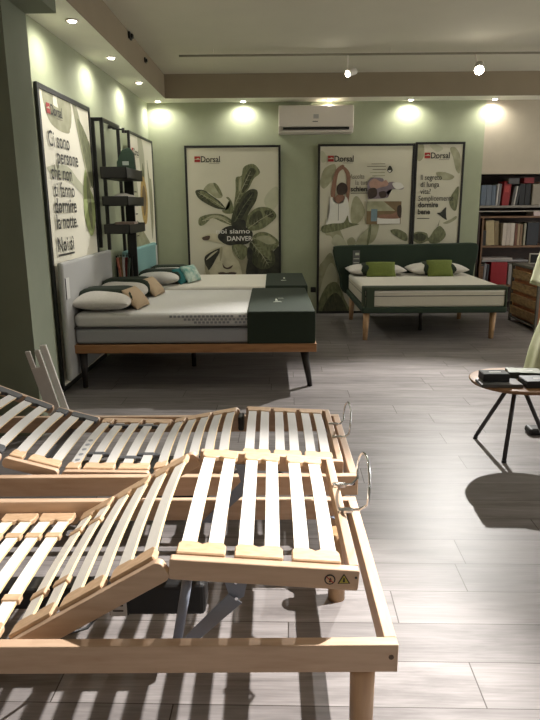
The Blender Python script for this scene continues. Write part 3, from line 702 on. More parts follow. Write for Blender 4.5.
# ------------------------------------------------------------------ green upholstered bed
GX0, GX1, GY0, GY1 = .935, 2.475, 6.63, 8.26
t = thing('upholstered_bed', 'dark green upholstered bed with flared headboard and wooden legs', 'bed', ((GX0 + GX1) / 2, 7.45, 0))
cx = (GX0 + GX1) / 2
m = MB(); m.box(GX0 - cx, GX1 - cx, GY0 - 7.45, GY0 - 7.45 + .05, .300, .366, GREENF, .018, seg=3); m.box(GX0 - cx, GX0 - cx + .05, GY0 - 7.42, .70, .300, .366, GREENF, .018, seg=3); m.box(GX1 - cx - .05, GX1 - cx, GY0 - 7.42, .70, .300, .366, GREENF, .018, seg=3); m.box(GX0 - cx + .04, GX1 - cx - .04, GY0 - 7.41, .70, .31, .36, GREENF)
m.build('bed_frame', t)
hb = smooth_closed([(-.74, .29), (-.86, .55), (-.935, .80), (-.935, .88), (-.90, .915), (-.6, .925), (0, .93), (.6, .94), (.84, .945), (.90, .92), (.915, .86), (.88, .66), (.76, .29), (0, .28)], 5)
m = MB(); m.prism(hb, .085, GREENF, 'Y', .72, .012); m.build('headboard', t)
m = MB(); m.box(-.69, -.60, .712, .720, .66, .86, mat('grey_card', (92, 94, 92), .6, noise=.05)); m.box(-.68, -.61, .7105, .713, .70, .71, SILV); m.box(-.68, -.61, .7105, .713, .75, .76, SILV); m.box(-.66, -.61, .7105, .713, .80, .83, SILV); m.build('price_card', t, label='grey price card on the headboard')
for sx, sy in ((GX0 - cx + .06, -.73), (GX1 - cx - .10, -.68), (GX0 - cx + .06, .52), (GX1 - cx - .10, .52)):
    m = MB(); m.tube([(sx, sy, .30), (sx - .01, sy * 1.02, .0)], .037, LEGW, 16, .026); m.build('leg', t)
m = MB(); m.tube([(0, -.2, .31), (0, -.2, 0)], .02, DARKLEG, 12); m.build('leg', t)
t = thing('mattress', 'cream mattress on the dark green upholstered bed', 'mattress', (cx, 7.45, .36))
m = MB(); rounded_slab(m, GX0 - cx + .03, GX1 - cx - .02, -.80, .70, 0, .205, MATS, .03); m.build('lower_layer', t)
m = MB(); m.box(GX0 - cx + .028, GX1 - cx - .018, -.803, .703, .118, .126, PIPE, .003); m.build('piping', t)
m = MB(); m.box(GX0 - cx + .028, GX1 - cx - .018, -.802, .702, .135, .212, MATW, .035, seg=4); m.build('top_layer', t)
BANDG = mat('olive_green_ribbon', (56, 66, 50), .9, noise=.06, scale=120)
m = MB(); x0, x1 = GX0 - cx + .02, GX1 - cx - .01
m.box(x0, x1, -.80, -.66, .204, .219, BANDG, .006); m.box(x0, x1, -.812, -.798, .182, .215, BANDG, .005)
m.box(x0 + .02, x0 + .11, -.812, -.800, .0, .2, BANDG, .004); m.box(x0 - .004, x0 + .012, -.81, -.64, .0, .215, BANDG, .004); m.box(x1 - .012, x1 + .004, -.81, -.64, .0, .215, BANDG, .004)
tag(m.build('foot_ribbon', None, (cx, 7.45, .36)), 'dark green band along the foot of the cream mattress', 'bed cover')
bed_pillow(1.27, 7.94, .575, .72, .40, 'white pillow with dark wrap, left one on the green bed', 'pillows on the green bed', h=.13)
bed_pillow(2.03, 7.94, .575, .72, .40, 'white pillow with dark wrap, right one on the green bed', 'pillows on the green bed', h=.14)
for i in (0, 1):
    pass
for o in [o for o in bpy.data.objects if o.get('group') == 'pillows on the green bed']:
    for ch in o.children:
        if ch.name.startswith('green_wrap'):
            for v in ch.data.vertices: v.co.x *= (.72 * .56) / (.72 * 1.03); v.co.y *= (.40 * 1.05) / (.40 * .50)
cushion('cushion', 1.31, 7.76, .655, .36, .20, .10, (1.05, 0, 0), LIMEF, 'lime green velvet cushion, left one on the green bed', 'lime cushions', 8)
cushion('cushion', 2.03, 7.76, .665, .32, .22, .11, (1.05, 0, .03), LIMEF, 'lime green velvet cushion, right one on the green bed', 'lime cushions', 9)

# ------------------------------------------------------------------ bookcase in the niche
t = thing('bookcase', 'dark wooden bookcase filled with binders on the right of the back wall', 'bookcase', (2.70, 8.50, 0))
def bxp(name, *a, mt=DARKWOOD, bev=.002):
    m = MB(); m.box(*a, mt, bev); return m.build(name, t)
bxp('back_panel', .0, 1.6, .46, .48, 0, 1.79)
bxp('side_panel', .0, .022, .0, .46, .0, 1.30); bxp('side_panel', 1.58, 1.6, .0, .46, 0, 1.79)
bxp('side_panel', .0, .018, .2, .46, 1.42, 1.79)
bxp('shelf', .0, 1.58, .0, .46, 1.375, 1.405, mt=mat('grey_shelf_edge', (128, 122, 114), .5, noise=.05))
bxp('shelf', .0, 1.58, .02, .46, 1.325, 1.335, mt=mat('white_shelf_strip', (196, 186, 178), .5, noise=.03))
bxp('shelf', .022, 1.58, .0, .46, 1.245, 1.268, mt=SHELFW); bxp('shelf', .07, 1.58, .0, .46, .86, .885, mt=SHELFW)
bxp('shelf', .07, 1.58, .0, .46, .34, .365, mt=SHELFW); bxp('divider', .05, .072, .0, .46, 0, 1.245, mt=SHELFW); bxp('plinth', .07, 1.58, .02, .46, 0, .06)
def book(x, z, w_, h_, d_, rgb, label, name='binder', cat='binder', lean=0.0, grp=None, y=.05, spine=None, rough=.6):
    m = MB(); mt = mat('cover_%d_%d_%d' % rgb, rgb, rough, noise=.06)
    m.box(0, w_, 0, d_, 0, h_, mt, .003)
    if w_ > .02 and h_ > .05: m.box(.003, w_ - .003, .004, d_ + .0005, .004, h_ + .0006, mat('paper_edge', (206, 198, 180), .8, noise=.05))
    if spine: m.box(w_ * .2, w_ * .8, -.0015, .001, h_ * .55, h_ * .82, mat('spine_%d_%d_%d' % spine, spine, .6, noise=.04))
    o = m.build(name, None, (2.70 + x, 8.50 + y, z)); o.rotation_euler[1] = lean; return tag(o, label, cat, grp)
g1 = 'binders on the top shelf'; g2 = 'folders on the middle shelf'; g3 = 'papers on the lower shelf'
Z = 1.405
x = .022
for i, (w_, h_, c_, lb) in enumerate(((.068, .26, (98, 110, 126), 'blue grey binder, leftmost on the top shelf'), (.066, .262, (104, 114, 128), 'blue grey binder, second from left on the top shelf'), (.055, .258, (92, 104, 120), 'blue grey binder, third from left on the top shelf'))):
    book(x, Z, w_, h_, .24, c_, lb, grp=g1); x += w_ + .003
book(.222, Z, .022, .275, .22, (190, 186, 184), 'thin white folder beside the blue grey binders', 'folder', 'folder', .05, g1)
book(.25, Z, .025, .27, .22, (120, 116, 118), 'thin grey folder left of the red binder', 'folder', 'folder', .05, g1)
book(.30, Z, .095, .31, .25, (140, 26, 32), 'red binder standing on the top shelf', lean=.06, grp=g1, spine=(170, 60, 56))
book(.425, Z, .02, .25, .22, (90, 90, 88), 'thin grey folder leaning right of the red binder', 'folder', 'folder', .12, g1)
book(.455, Z, .02, .25, .22, (196, 192, 186), 'thin white folder leaning right of the red binder', 'folder', 'folder', .12, g1)
book(.485, Z, .02, .255, .22, (60, 62, 64), 'thin charcoal folder leaning before the black binders', 'folder', 'folder', .12, g1)
book(.525, Z, .07, .27, .25, (26, 28, 32), 'black binder, left of the pair on the top shelf', grp=g1)
book(.60, Z, .07, .275, .25, (30, 32, 36), 'black binder, right of the pair on the top shelf', grp=g1)
book(.36, 1.676, .14, .07, .2, (84, 82, 84), 'grey box lying on the folders of the top shelf', 'box', 'box', y=.02)
book(.56, 1.683, .13, .07, .2, (120, 24, 30), 'red box lying on top of the black binders', 'box', 'box', y=.02)
t2 = thing('letter_tray', 'beige stack of letter trays at the right of the top shelf', 'letter tray', (2.70 + .685, 8.50, Z))
m = MB(); TRAY = mat('beige_tray', (142, 134, 120), .6, noise=.06)
m.box(0, .18, .03, .3, 0, .27, TRAY, .006); m.build('drawer_unit', t2)
for k in range(4):
    m = MB(); m.box(.19, .48, .02, .3, .005 + k * .068, .05 + k * .068, TRAY, .005); m.build('tray', t2)
m = MB(); m.box(.188, .47, .04, .3, .0, .26, mat('tray_gap', (60, 52, 46), .7, noise=.1)); m.build('body', t2)
book(.78, 1.68, .16, .022, .2, (206, 196, 186), 'white paper stack on the beige letter trays', 'paper_stack', 'papers', y=.03)
book(.72, 1.268, .30, .055, .25, (196, 180, 178), 'pale pink paper stack above the middle shelf', 'paper_stack', 'papers', y=.02)
Z = .885
book(.085, Z, .045, .20, .22, (34, 34, 34), 'small black folder, leftmost on the middle shelf', 'folder', 'folder', grp=g2)
book(.135, Z, .11, .325, .25, (176, 160, 124), 'tall cream magazine file leaning on the middle shelf', 'magazine_file', 'magazine file', -.07, g2)
book(.265, Z, .06, .315, .22, (150, 134, 104), 'tan folder behind the cream magazine file', 'folder', 'folder', -.06, g2, .10)
for i, (w_, c_, lb) in enumerate(((.05, (196, 186, 174), 'white binder, left one of three on the middle shelf'), (.05, (188, 176, 166), 'white binder, middle one of three on the middle shelf'), (.05, (202, 192, 180), 'white binder, right one of three on the middle shelf'))):
    book(.345 + i * .053, Z, w_, .29, .24, c_, lb, grp=g2)
book(.51, Z, .03, .285, .22, (112, 72, 54), 'thin brown folder beside the white binders', 'folder', 'folder', 0, g2)
book(.545, Z, .028, .28, .22, (168, 148, 120), 'thin tan folder right of the thin brown one', 'folder', 'folder', 0, g2)
book(.578, Z, .028, .275, .22, (130, 104, 80), 'thin light brown folder before the dark binder', 'folder', 'folder', 0, g2)
book(.625, Z, .028, .29, .22, (150, 146, 128), 'thin grey green folder left of the dark binder', 'folder', 'folder', 0, g2)
book(.67, Z, .15, .30, .25, (34, 38, 46), 'wide dark binder at the right of the middle shelf', lean=0, grp=g2)
Z = .365
book(.085, Z, .03, .27, .2, (52, 52, 60), 'dark folder, leftmost on the lower shelf', 'folder', 'folder', .04, g3)
book(.125, Z, .03, .28, .2, (150, 150, 156), 'pale grey folder on the lower shelf', 'folder', 'folder', .05, g3)
book(.165, Z, .025, .27, .2, (66, 64, 70), 'charcoal folder left of the red box file', 'folder', 'folder', .05, g3)
book(.225, Z, .22, .30, .25, (146, 18, 30), 'wide red box file on the lower shelf', 'box_file', 'box file', 0, g3)
book(.46, Z, .13, .27, .25, (140, 138, 136), 'grey marbled box file right of the red one', 'box_file', 'box file', 0, g3)
book(.09, .672, .62, .022, .25, (150, 148, 150), 'wide grey sheet stack lying over the red box file', 'paper_stack', 'papers', y=.04)
book(.10, .695, .40, .03, .24, (172, 164, 160), 'pale magazine stack on the wide grey sheets', 'magazine_stack', 'magazines', y=.04)
m = MB(); m.box(0, .06, 0, .02, 0, .62, SHELFW, .003)
tag(m.build('wooden_batten', None, (2.735, 8.46, 0)), 'narrow wooden batten standing left of the bookcase', 'batten')

# cabinet
t = thing('wooden_cabinet', 'wooden cabinet with slatted side and grey frame beside the bookcase', 'cabinet', (2.95, 7.04, 0))
m = MB(); GF = mat('grey_cabinet_frame', (96, 92, 84), .6, noise=.06)
OR = mat('orange_wood', (164, 104, 64), .5, rgb2=(136, 84, 50), scale=4, stretch=(3, 3, 10))
m.box(.03, .60, .012, .80, .06, .68, OR, .004); m.build('body', t)
m = MB()
for yy in (.0, .80):
    for xx in (.0, .59): m.box(xx, xx + .03, yy, yy + .03, 0, .72, GF, .003)
m.box(0, .62, 0, .83, .69, .72, GF, .004); m.box(0, .03, .03, .80, .05, .07, GF); m.build('frame', t)
for k in range(4):
    m = MB(); z0 = .10 + k * .148
    m.box(.004, .03, .034, .796, z0, z0 + .10, mat('tan_drawer_wood', (166, 134, 92), .6, rgb2=(120, 94, 62), scale=4, stretch=(10, 3, 10)), .004); m.build('side_slat', t)
t = thing('framed_photo', 'black and white framed photo standing on the wooden cabinet', 'picture', (3.06, 7.62, .722), -.1)
m = MB(); m.box(0, .24, 0, .03, 0, .125, mat('photo_frame_silver', (186, 180, 172), .5, noise=.04), .003); m.build('frame', t)
m = MB(); m.box(.010, .12, -.003, .001, .015, .115, BLACK); m.box(.13, .228, -.003, .001, .02, .11, mat('photo_tone', (112, 96, 90), .5, noise=.4, scale=40)); m.box(.145, .17, -.004, .0, .05, .08, BLACK); m.box(.19, .21, -.004, .0, .06, .10, BLACK); m.build('photo', t)

# draped pale green cloth at the right
m = MB(); m.lathe([(.0, 1.30), (.20, 1.29), (.235, 1.19), (.29, 1.0), (.325, .83), (.335, .79), (.24, .765), (.21, .70), (.215, .60), (.235, .48), (.275, .34), (.30, .22), (.325, .05), (.33, .003), (.0, .003)], 0, 0,
    mat('pale_green_cloth', (196, 196, 166), .95, rgb2=(160, 164, 122), scale=4, bump=.15), 64, .035, 9)
tag(m.build('draped_cloth', None, (2.415, 5.05, 0)), 'pale green cloth hanging in folds at the right picture edge', 'cloth')

# ------------------------------------------------------------------ round table
TX, TY, TZ = 1.395, 3.50, .443
t = thing('round_coffee_table', 'low round wooden coffee table on splayed dark metal legs', 'coffee table', (TX, TY, 0))
m = MB(); m.lathe([(.0, TZ), (.258, TZ), (.265, TZ - .004), (.256, TZ - .020), (.242, TZ - .024), (.0, TZ - .024)], 0, 0, TABLEW, 64); m.build('table_top', t)
for fx, fy in ((1.253, 3.715), (1.297, 3.335), (1.63, 3.53)):
    m = MB(); top = Vector((.0 + (fx - TX) * .12, (fy - TY) * .12, TZ - .022)); bot = Vector((fx - TX, fy - TY, .012))
    m.tube([top, bot], .0125, LEGM, 14); leg = m.build('leg', t)
    m = MB(); m.tube([bot, Vector((bot.x, bot.y, 0))], .014, BLACK, 12); m.build('rubber_foot', leg)
m = MB(); m.lathe([(0, TZ - .024), (.05, TZ - .024), (.05, TZ - .034), (0, TZ - .034)], 0, 0, LEGM, 24); m.build('mounting_plate', t)
def item(name, cx, cy, z, w_, d_, h_, rz, mt, mt2, label, cat, grp=None):
    e = thing(name, label, cat, (cx, cy, z), rz, grp)
    m = MB(); m.box(-w_ / 2, w_ / 2, -d_ / 2, d_ / 2, 0, h_, mt, .003); m.build('body', e)
    m = MB(); m.box(-w_ / 2 + .004, w_ / 2 - .004, -d_ / 2 + .004, d_ / 2 - .004, h_, h_ + .0015, mt2); m.box(-w_ * .2, w_ * .25, -.006, .006, h_ + .001, h_ + .002, SILV); m.build('cover', e)
    return e
CH = mat('charcoal_box', (34, 36, 38), .5, noise=.08); CH2 = mat('grey_green_cover', (74, 78, 74), .8, noise=.1)
item('magazine', 1.250, 3.385, TZ, .225, .13, .018, -.03, mat('grey_magazine', (84, 84, 82), .45, noise=.1), mat('glossy_grey_cover', (150, 150, 150), .3, rgb2=(96, 98, 100), scale=12), 'grey magazine lying at the left edge of the round table', 'magazine')
item('gift_box', 1.232, 3.42, TZ + .0205, .145, .10, .043, -.02, CH, CH2, 'small black box stacked on the grey magazine', 'box')
item('gift_box', 1.455, 3.56, TZ, .19, .12, .035, -.15, mat('dark_green_box', (48, 56, 48), .5, noise=.1), mat('olive_cover', (112, 120, 96), .5, noise=.1), 'flat dark green box further back on the round table', 'box')
item('gift_box', 1.475, 3.375, TZ, .20, .13, .038, .02, CH, mat('slate_cover', (80, 84, 88), .5, noise=.1), 'slate grey box at the front right of the round table', 'box')
m = MB(); m.box(-.06, .16, -.05, .05, .0, .045, BLACK, .018, seg=4)
tag(m.build('furniture_foot', None, (1.665, 3.80, 0)), 'black rounded foot on the floor behind the table leg', 'foot')

# ------------------------------------------------------------------ leaning slats at the pillar
WG = mat('pale_grey_board', (196, 192, 186), .55, noise=.04)
def lean_board(pts_b, pts_t, w_, th, label, slot):
    B = Vector(pts_b); T = Vector(pts_t); d = (T - B); L = d.length; zax = d.normalized(); xax = Vector((1, .15, 0)).normalized()
    yax = zax.cross(xax).normalized(); xax = yax.cross(zax)
    M_ = Matrix((( xax.x, yax.x, zax.x, 0), (xax.y, yax.y, zax.y, 0), (xax.z, yax.z, zax.z, 0), (0, 0, 0, 1)))
    m = MB()
    if slot:
        m.box(-w_ / 2, -.012, -th / 2, th / 2, L - .12, L, WG, .004); m.box(.012, w_ / 2, -th / 2, th / 2, L - .12, L, WG, .004); m.box(-w_ / 2, w_ / 2, -th / 2, th / 2, 0, L - .1199, WG, .004)
    else: m.box(-w_ / 2, w_ / 2, -th / 2, th / 2, 0, L, WG, .004)
    o = m.build('leaning_board', None, tuple(B)); o.matrix_world = Matrix.Translation(B) @ M_
    return tag(o, label, 'board')
lean_board((-1.385, 3.86, .006), (-1.43, 3.62, .60), .085, .014, 'pale grey board with a slot in its top leaning on the pillar', True).location
lean_board((-1.36, 3.98, .006), (-1.42, 3.77, .60), .04, .022, 'narrow board leaning on the pillar behind the slotted one', False)

# ------------------------------------------------------------------ slatted bed bases
def interp(prof, x):
    for (x0, z0), (x1, z1) in zip(prof, prof[1:]):
        if x0 <= x <= x1 or x1 <= x <= x0: return z0 + (z1 - z0) * (x - x0) / (x1 - x0)
    return prof[-1][1]
def sboard(pts, y0, y1, h, mt, rmax=.018):
    """side board that follows a straight section between two points (x,z of its top edge), rounded ends"""
    (xa, za), (xb, zb) = pts; d = Vector((xb - xa, 0, zb - za)); L = d.length; ang = math.atan2(zb - za, xb - xa)
    r = min(rmax, h * .45)
    out = []
    for cxx, czz, a0 in ((r, -r, 90), (r, -h + r, 180), (L - r, -h + r, 270), (L - r, -r, 0)):
        for k in range(5):
            a_ = math.radians(a0 + 22.5 * k); out.append((cxx + r * math.cos(a_), czz + r * math.sin(a_)))
    m = MB(); m.prism(out, y1 - y0, mt, 'Y', y0, .0018, M=Matrix.Translation((xa, 0, za)) @ Matrix.Rotation(-ang, 4, 'Y'))
    return m
def slat_mesh(L, w_=.038, th=.009, camber=.012, mt=SLAT, printed=False, band=()):
    m = MB(); t = bmesh.new(); n = 12; rows = []
    for i in range(n + 1):
        y = -L / 2 + L * i / n; z = camber * (1 - (2 * i / n - 1) ** 2)
        rows.append([t.verts.new((sx * w_ / 2, y, z + dz)) for sx, dz in ((-1, 0), (1, 0), (1, th), (-1, th))])
    m.mi(mt); m.mi(SLAT_E); top = []
    for i in range(n):
        for k in range(4):
            f = t.faces.new((rows[i][k], rows[i][(k + 1) % 4], rows[i + 1][(k + 1) % 4], rows[i + 1][k]))
            if k == 2: top.append(f)
    t.faces.new(rows[0][::-1]); t.faces.new(rows[-1]); bmesh.ops.recalc_face_normals(t, faces=t.faces)
    vm = {v: m.bm.verts.new(v.co) for v in t.verts}
    for f in t.faces:
        nf = m.bm.faces.new([vm[v] for v in f.verts]); nf.material_index = 0 if f in top else 1
        nf.smooth = False
    t.free()
    if printed:
        for k in range(5):
            y = L * (-.38 + k * .085) if printed == 1 else L * (.10 + k * .075)
            z = camber * (1 - (2 * y / L) ** 2) + th
            m.prism([(.011 * math.cos(a_), y + .014 * math.sin(a_)) for a_ in [PI / 4 * q for q in range(8)]], .0006, mat('grey_slat_print', (128, 130, 134), .6, noise=.1), 'Z', z)
    return m
def holder(kind, w_, d_, h_, mt, far=False):
    """moulded double cap that takes the ends of two slats, scalloped towards the middle"""
    m = MB(); s = -1 if far else 1
    pts = [(-w_ / 2, 0), (w_ / 2, 0), (w_ / 2, d_ * .75), (w_ * .42, d_), (w_ * .12, d_ * .97), (0, d_ * .80), (-w_ * .12, d_ * .97), (-w_ * .42, d_), (-w_ / 2, d_ * .75)]
    m.prism([(x, y * s) for x, y in pts], h_, mt, 'Z', 0, .003)
    return m

def slat_base(name, label, X0, X1, Y0, Y1, ztop, rail_h, prof, n_by_sec, sy0, sy1, slat_m, holders, rz=0.0, extras=None):
    """prof: five sections (xa,za,xb,zb) right to left; n_by_sec: slats per section"""
    ox, oy = (X0 + X1) / 2, (Y0 + Y1) / 2
    t = thing(name, label, 'bed base', (ox, oy, 0), rz)
    T = .032
    def S(mb): bmesh.ops.translate(mb.bm, vec=(-ox, -oy, 0), verts=mb.bm.verts); return mb
    m = MB(); m.box(X0, X1, Y0, Y0 + T, ztop - rail_h, ztop, BEECH, .003); m.prism([(X1 - .018 + .007 * math.cos(a_), ztop - .035 + .007 * math.sin(a_)) for a_ in [PI / 4 * q for q in range(8)]], .002, mat('wood_plug', (92, 70, 52), .6, noise=.1), 'Y', Y0 - .0015)
    S(m).build('side_rail', t)
    m = MB(); m.box(X0, X1, Y1 - T, Y1, ztop - rail_h, ztop, BEECH, .003); S(m).build('side_rail', t)
    m = MB(); m.box(X1 - T, X1, Y0 + T, Y1 - T, ztop - rail_h, ztop, BEECH_Y, .003); S(m).build('end_rail', t)
    m = MB(); m.box(X0, X0 + T, Y0 + T, Y1 - T, ztop - rail_h, ztop, BEECH_Y, .003); S(m).build('end_rail', t)
    for lx, ly in ((X1 - .078, Y0 + .07), (X1 - .080, Y1 - .13), (X0 + .08, Y0 + .07), (X0 + .08, Y1 - .11)):
        m = MB(); m.tube([(lx, ly, ztop - rail_h + .008), (lx, ly, ztop - rail_h - .06), (lx, ly, .0)], .036, LEGW, 24, .031); S(m).build('leg', t)
    # steel corner brackets and crossbars
    for ly in (Y0 + T, Y1 - T):
        s = 1 if ly < oy else -1
        m = MB(); m.prism([(X1 - T, ly), (X1 - T, ly + s * .075), (X1 - T - .075, ly)], .004, STEEL, 'Z', ztop - rail_h + .012)
        S(m).build('corner_bracket', t)
    for bx_ in (X1 - 1.40,):
        m = MB(); m.box(bx_ - .02, bx_ + .02, Y0 + T, Y1 - T, ztop - rail_h - .005, ztop - rail_h + .022, STEEL, .003); S(m).build('crossbar', t)
    BT = .026
    for si, (xa, za, xb, zb) in enumerate(prof):
        hb_ = .058 if si in (0, 1) else .045
        for yy in (sy0, sy1 - BT):
            S(sboard(((xb, zb), (xa, za)), yy, yy + BT, hb_, BEECH, .006 if si == 0 else .018)).build('section_board', t)
        if si == 0:
            m = MB(); m.box(xa - BT, xa, sy0 + BT - .0005, sy1 - BT + .0005, za - .058, za + .0015, BEECH_Y, .003); S(m).build('section_end_board', t)
        n, kind = n_by_sec[si]; Ls = abs(xa - xb); ang = math.atan2(za - zb, xa - xb)
        x_in = .035 if si == 0 else .0
        step = (Ls - x_in) / n
        cen = []
        for k in range(n):
            d_ = x_in + step * (k + .5)
            if kind in ('pair',):    # draw the two slats of a pair a little together
                d_ += (.002 if k % 2 == 0 else -.002) * (-1 if False else 1)
            u = d_ / Ls; cen.append((xa + (xb - xa) * u, za + (zb - za) * u))
        inner0, inner1 = sy0 + BT, sy1 - BT
        for k, (cx_, cz_) in enumerate(cen):
            pr_ = 1 if (kind == 'printfirst' and k == n - 1) else 0
            L_ = inner1 - inner0 - .03
            sm = slat_mesh(L_, mt=slat_m, printed=pr_, w_=.040, camber=.012 if holders == 'wood' else .017)
            bmesh.ops.transform(sm.bm, matrix=Matrix.Translation((cx_ - ox, (sy0 + sy1) / 2 - oy, cz_ - .010)) @ Matrix.Rotation(-ang, 4, 'Y'), verts=sm.bm.verts)
            so = sm.build('slat', t)
            qs = ()
            if holders == 'wood' and (kind == 'printfirst' or (kind == 'slider2' and k >= n - 2)): qs = (-.27, .27)
            elif holders != 'wood' and kind == 'printfirst': qs = ((-.27,), (-.33, .36), (), (-.27, .36), ())[k % 5]
            if qs:
                for q in qs:
                    b_ = MB(); zc = .012 * (1 - (2 * q) ** 2)
                    b_.box(-.027, .027, q * L_ - .016, q * L_ + .016, zc - .006, zc + .0135, CAPW if holders == 'wood' else CAPG, .004)
                    if holders != 'wood': b_.box(-.05, .05, q * L_ - .013, q * L_ + .009, zc - .004, zc + .0125, CAPG, .003)
                    bmesh.ops.transform(b_.bm, matrix=Matrix.Translation((cx_ - ox, (sy0 + sy1) / 2 - oy, cz_ - .010)) @ Matrix.Rotation(-ang, 4, 'Y'), verts=b_.bm.verts)
                    b_.build('slider', so)
        k = 0
        while k < n:
            grp_ = cen[k:k + 2]; k += 2
            cx_ = sum(q[0] for q in grp_) / len(grp_); cz_ = sum(q[1] for q in grp_) / len(grp_)
            wd = (abs(grp_[0][0] - grp_[-1][0]) / math.cos(ang) if len(grp_) > 1 else 0) + .056
            for far in (False, True):
                mt_ = CAPW if holders == 'wood' or si in (0, 1, 2) or (si == 3 and not far) else CAPG
                h = holder('', wd, .062, .020, mt_, far)
                yy = (inner1 if far else inner0)
                bmesh.ops.transform(h.bm, matrix=Matrix.Translation((cx_ - ox, yy - oy, cz_ - .013)) @ Matrix.Rotation(-ang, 4, 'Y'), verts=h.bm.verts)
                h.build('slat_holder', t)
    if extras: extras(t, S)
    return t

def hoop(t, S, x, ya, yb, z, h, out=.055):
    """chrome wire mattress stop bolted on the end board"""
    m = MB(); ym = (ya + yb) / 2; R_ = (yb - ya) / 2 + .03
    pts = [(x - .022, ya, z), (x + out * .6, ya, z + .002), (x + out, ya - .012, z + .02)]
    for k in range(0, 13):
        a_ = PI * (1 - k / 12.0)
        pts.append((x + out + .012 * math.sin(a_), ym + R_ * math.cos(a_), z + .035 + (h - .035) * (math.sin(a_) ** .75)))
    pts += [(x + out, yb + .012, z + .02), (x + out * .6, yb, z + .002), (x - .022, yb, z)]
    m.tube(pts, .0042, CHROME, 10)
    o = S(m).build('mattress_stop', t)
    for yy in (ya, yb):
        m = MB(); m.box(x - .030, x + .014, yy - .010, yy + .010, z - .006, z + .006, CHROME, .003)
        S(m).build('stop_bolt', o)

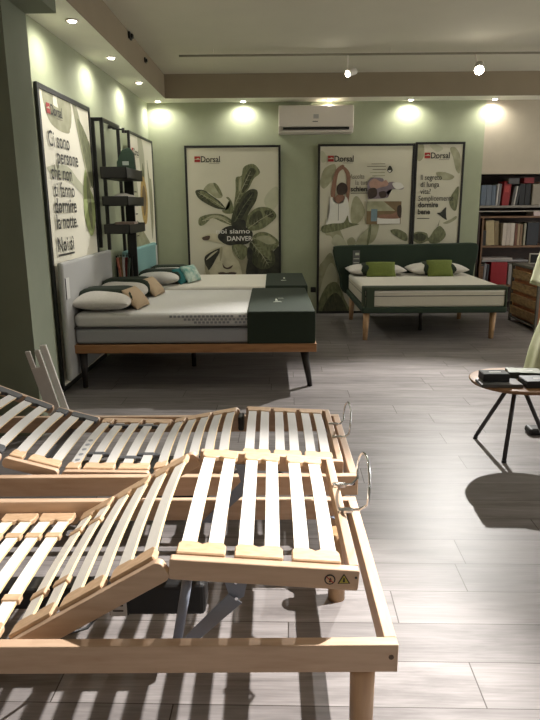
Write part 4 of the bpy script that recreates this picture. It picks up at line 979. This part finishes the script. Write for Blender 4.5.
def extras_A(t, S):
    hoop(t, S, .222, 1.755, 1.935, .517, .135)
    ox, oy = t.location.x, t.location.y
    # warning signs on the near section board
    m = MB(); y = 1.4345; zc = .488
    YEL = mat('warning_yellow', (168, 156, 62), .5, noise=.03)
    ring = [(.138 + .0145 * math.cos(a_), zc + .0145 * math.sin(a_)) for a_ in [PI / 8 * q for q in range(16)]]
    ring2 = [(.138 + .0110 * math.cos(a_), zc + .0110 * math.sin(a_)) for a_ in [PI / 8 * q for q in range(16)]]
    m.prism(ring, .0012, BLACK, 'Y', y - .0012); m.prism(ring2, .0006, CAPW, 'Y', y - .0018)
    m.prism([(.128, zc + .008), (.130, zc + .0095), (.148, zc - .008), (.146, zc - .0095)], .0006, RED, 'Y', y - .0024)
    m.prism([(.135, zc - .007), (.138, zc + .007), (.142, zc + .002), (.141, zc - .007)], .0004, BLACK, 'Y', y - .0022)
    m.prism([(.158, zc - .012), (.190, zc - .012), (.174, zc + .016)], .0012, BLACK, 'Y', y - .0012)
    m.prism([(.1615, zc - .010), (.1865, zc - .010), (.174, zc + .012)], .0006, YEL, 'Y', y - .0018)
    m.prism([(.171, zc - .007), (.177, zc - .007), (.1755, zc + .005), (.1725, zc + .005)], .0004, BLACK, 'Y', y - .0022)
    S(m).build('warning_sticker', t, label='round no-touch sign and yellow triangle sign')
    m = MB(); m.prism([(.205 + .0035 * math.cos(a_), .492 + .0035 * math.sin(a_)) for a_ in [PI / 4 * q for q in range(8)]], .001, BLACK, 'Y', 1.4340); S(m).build('screw_hole', t)
    # lifting mechanism
    m = MB(); m.prism([(-.145, .497), (-.068, .497), (-.085, .420), (-.118, .405)], .004, STEEL, 'Y', 1.462); S(m).build('hinge_plate', t)
    m = MB(); m.prism([(-.125, .432), (-.09, .405), (-.235, .268), (-.275, .270)], .005, STEEL, 'Y', 1.456, .0008)
    for a_, b_ in ((-.105, .468), (-.104, .420)): m.prism([(a_ + .005 * math.cos(q * PI / 4), b_ + .005 * math.sin(q * PI / 4)) for q in range(8)], .003, CHROME, 'Y', 1.453)
    S(m).build('lift_arm', t)
    m = MB(); m.tube([(-.232, 1.50, .478), (-.272, 1.50, .262)], .0135, STEEL, 16); S(m).build('lift_strut', t)
    m = MB(); m.prism([(-.145, .50), (-.068, .50), (-.115, .40)], .004, STEEL, 'Y', 2.15); m.prism([(-.125, .432), (-.09, .405), (-.235, .268), (-.275, .270)], .005, STEEL, 'Y', 2.145); S(m).build('lift_arm', t)
    m = MB(); m.box(-.47, -.215, 1.69, 1.79, .198, .305, BLACK, .016, seg=3); m.box(-.95, -.46, 1.70, 1.78, .215, .285, BLACK, .01); mo = S(m).build('motor', t)
    m = MB(); m.box(-.505, -.455, 1.682, 1.687, .205, .262, mat('white_motor_label', (200, 196, 192), .6, noise=.03)); m.box(-.497, -.465, 1.680, 1.683, .222, .226, INK); m.box(-.497, -.465, 1.680, 1.683, .240, .244, INK)
    m.box(-.51, -.45, 1.686, 1.70, .202, .266, BLACK, .004); S(m).build('motor_label', mo)
    m = MB(); pts = [(-.52, 1.72, .22), (-.56, 1.62, .21)]
    for k in range(9):
        a_ = k / 8 * 4.6; pts.append((-.585 - .03 * math.sin(a_), 1.55 - .01 * k / 8, .225 + .022 * math.cos(a_)))
    m.tube(pts, .0045, BLACK, 8); S(m).build('cable', t)
slat_base('slatted_bed_base', 'nearest beech slatted bed base with raised knee section and white slats', -1.66, .307, 1.364, 2.199, .347, .080,
    [(.215, .511, -.272, .548), (-.298, .543, -.722, .293), (-.742, .298, -1.02, .296), (-1.032, .296, -1.655, .46)],
    [(6, 'pair'), (6, 'slider2'), (4, 'printfirst'), (9, 'plain')], 1.435, 2.190, SLAT, 'wood', .004, extras_A)

def extras_B(t, S):
    hoop(t, S, .293, 2.72, 2.90, .388, .13, .045)
    m = MB(); m.box(-.185, -.155, 3.02, 3.10, .31, .385, BLACK, .01); S(m).build('hinge_block', t)
    m = MB(); m.box(-.62, -.30, 2.62, 2.86, .13, .25, BLACK, .016, seg=3); S(m).build('motor', t)
    m = MB(); m.box(-.98, -.62, 2.66, 2.83, .16, .24, mat('grey_motor_cover', (120, 118, 114), .5, noise=.05), .012, seg=3); S(m).build('gear_cover', t)
    m = MB(); m.tube([(-.30, 2.78, .2), (-.15, 2.70, .17), (.02, 2.78, .19), (.12, 2.66, .2)], .006, BLACK, 8); S(m).build('cable', t)
    m = MB(); m.prism([(-.10, .36), (-.04, .36), (-.20, .28), (-.25, .28)], .005, STEEL, 'Y', 2.50); S(m).build('lift_arm', t)
slat_base('slatted_bed_base', 'further beech slatted bed base with raised back section and dimmed white slats', -1.66, .338, 2.375, 3.160, .352, .085,
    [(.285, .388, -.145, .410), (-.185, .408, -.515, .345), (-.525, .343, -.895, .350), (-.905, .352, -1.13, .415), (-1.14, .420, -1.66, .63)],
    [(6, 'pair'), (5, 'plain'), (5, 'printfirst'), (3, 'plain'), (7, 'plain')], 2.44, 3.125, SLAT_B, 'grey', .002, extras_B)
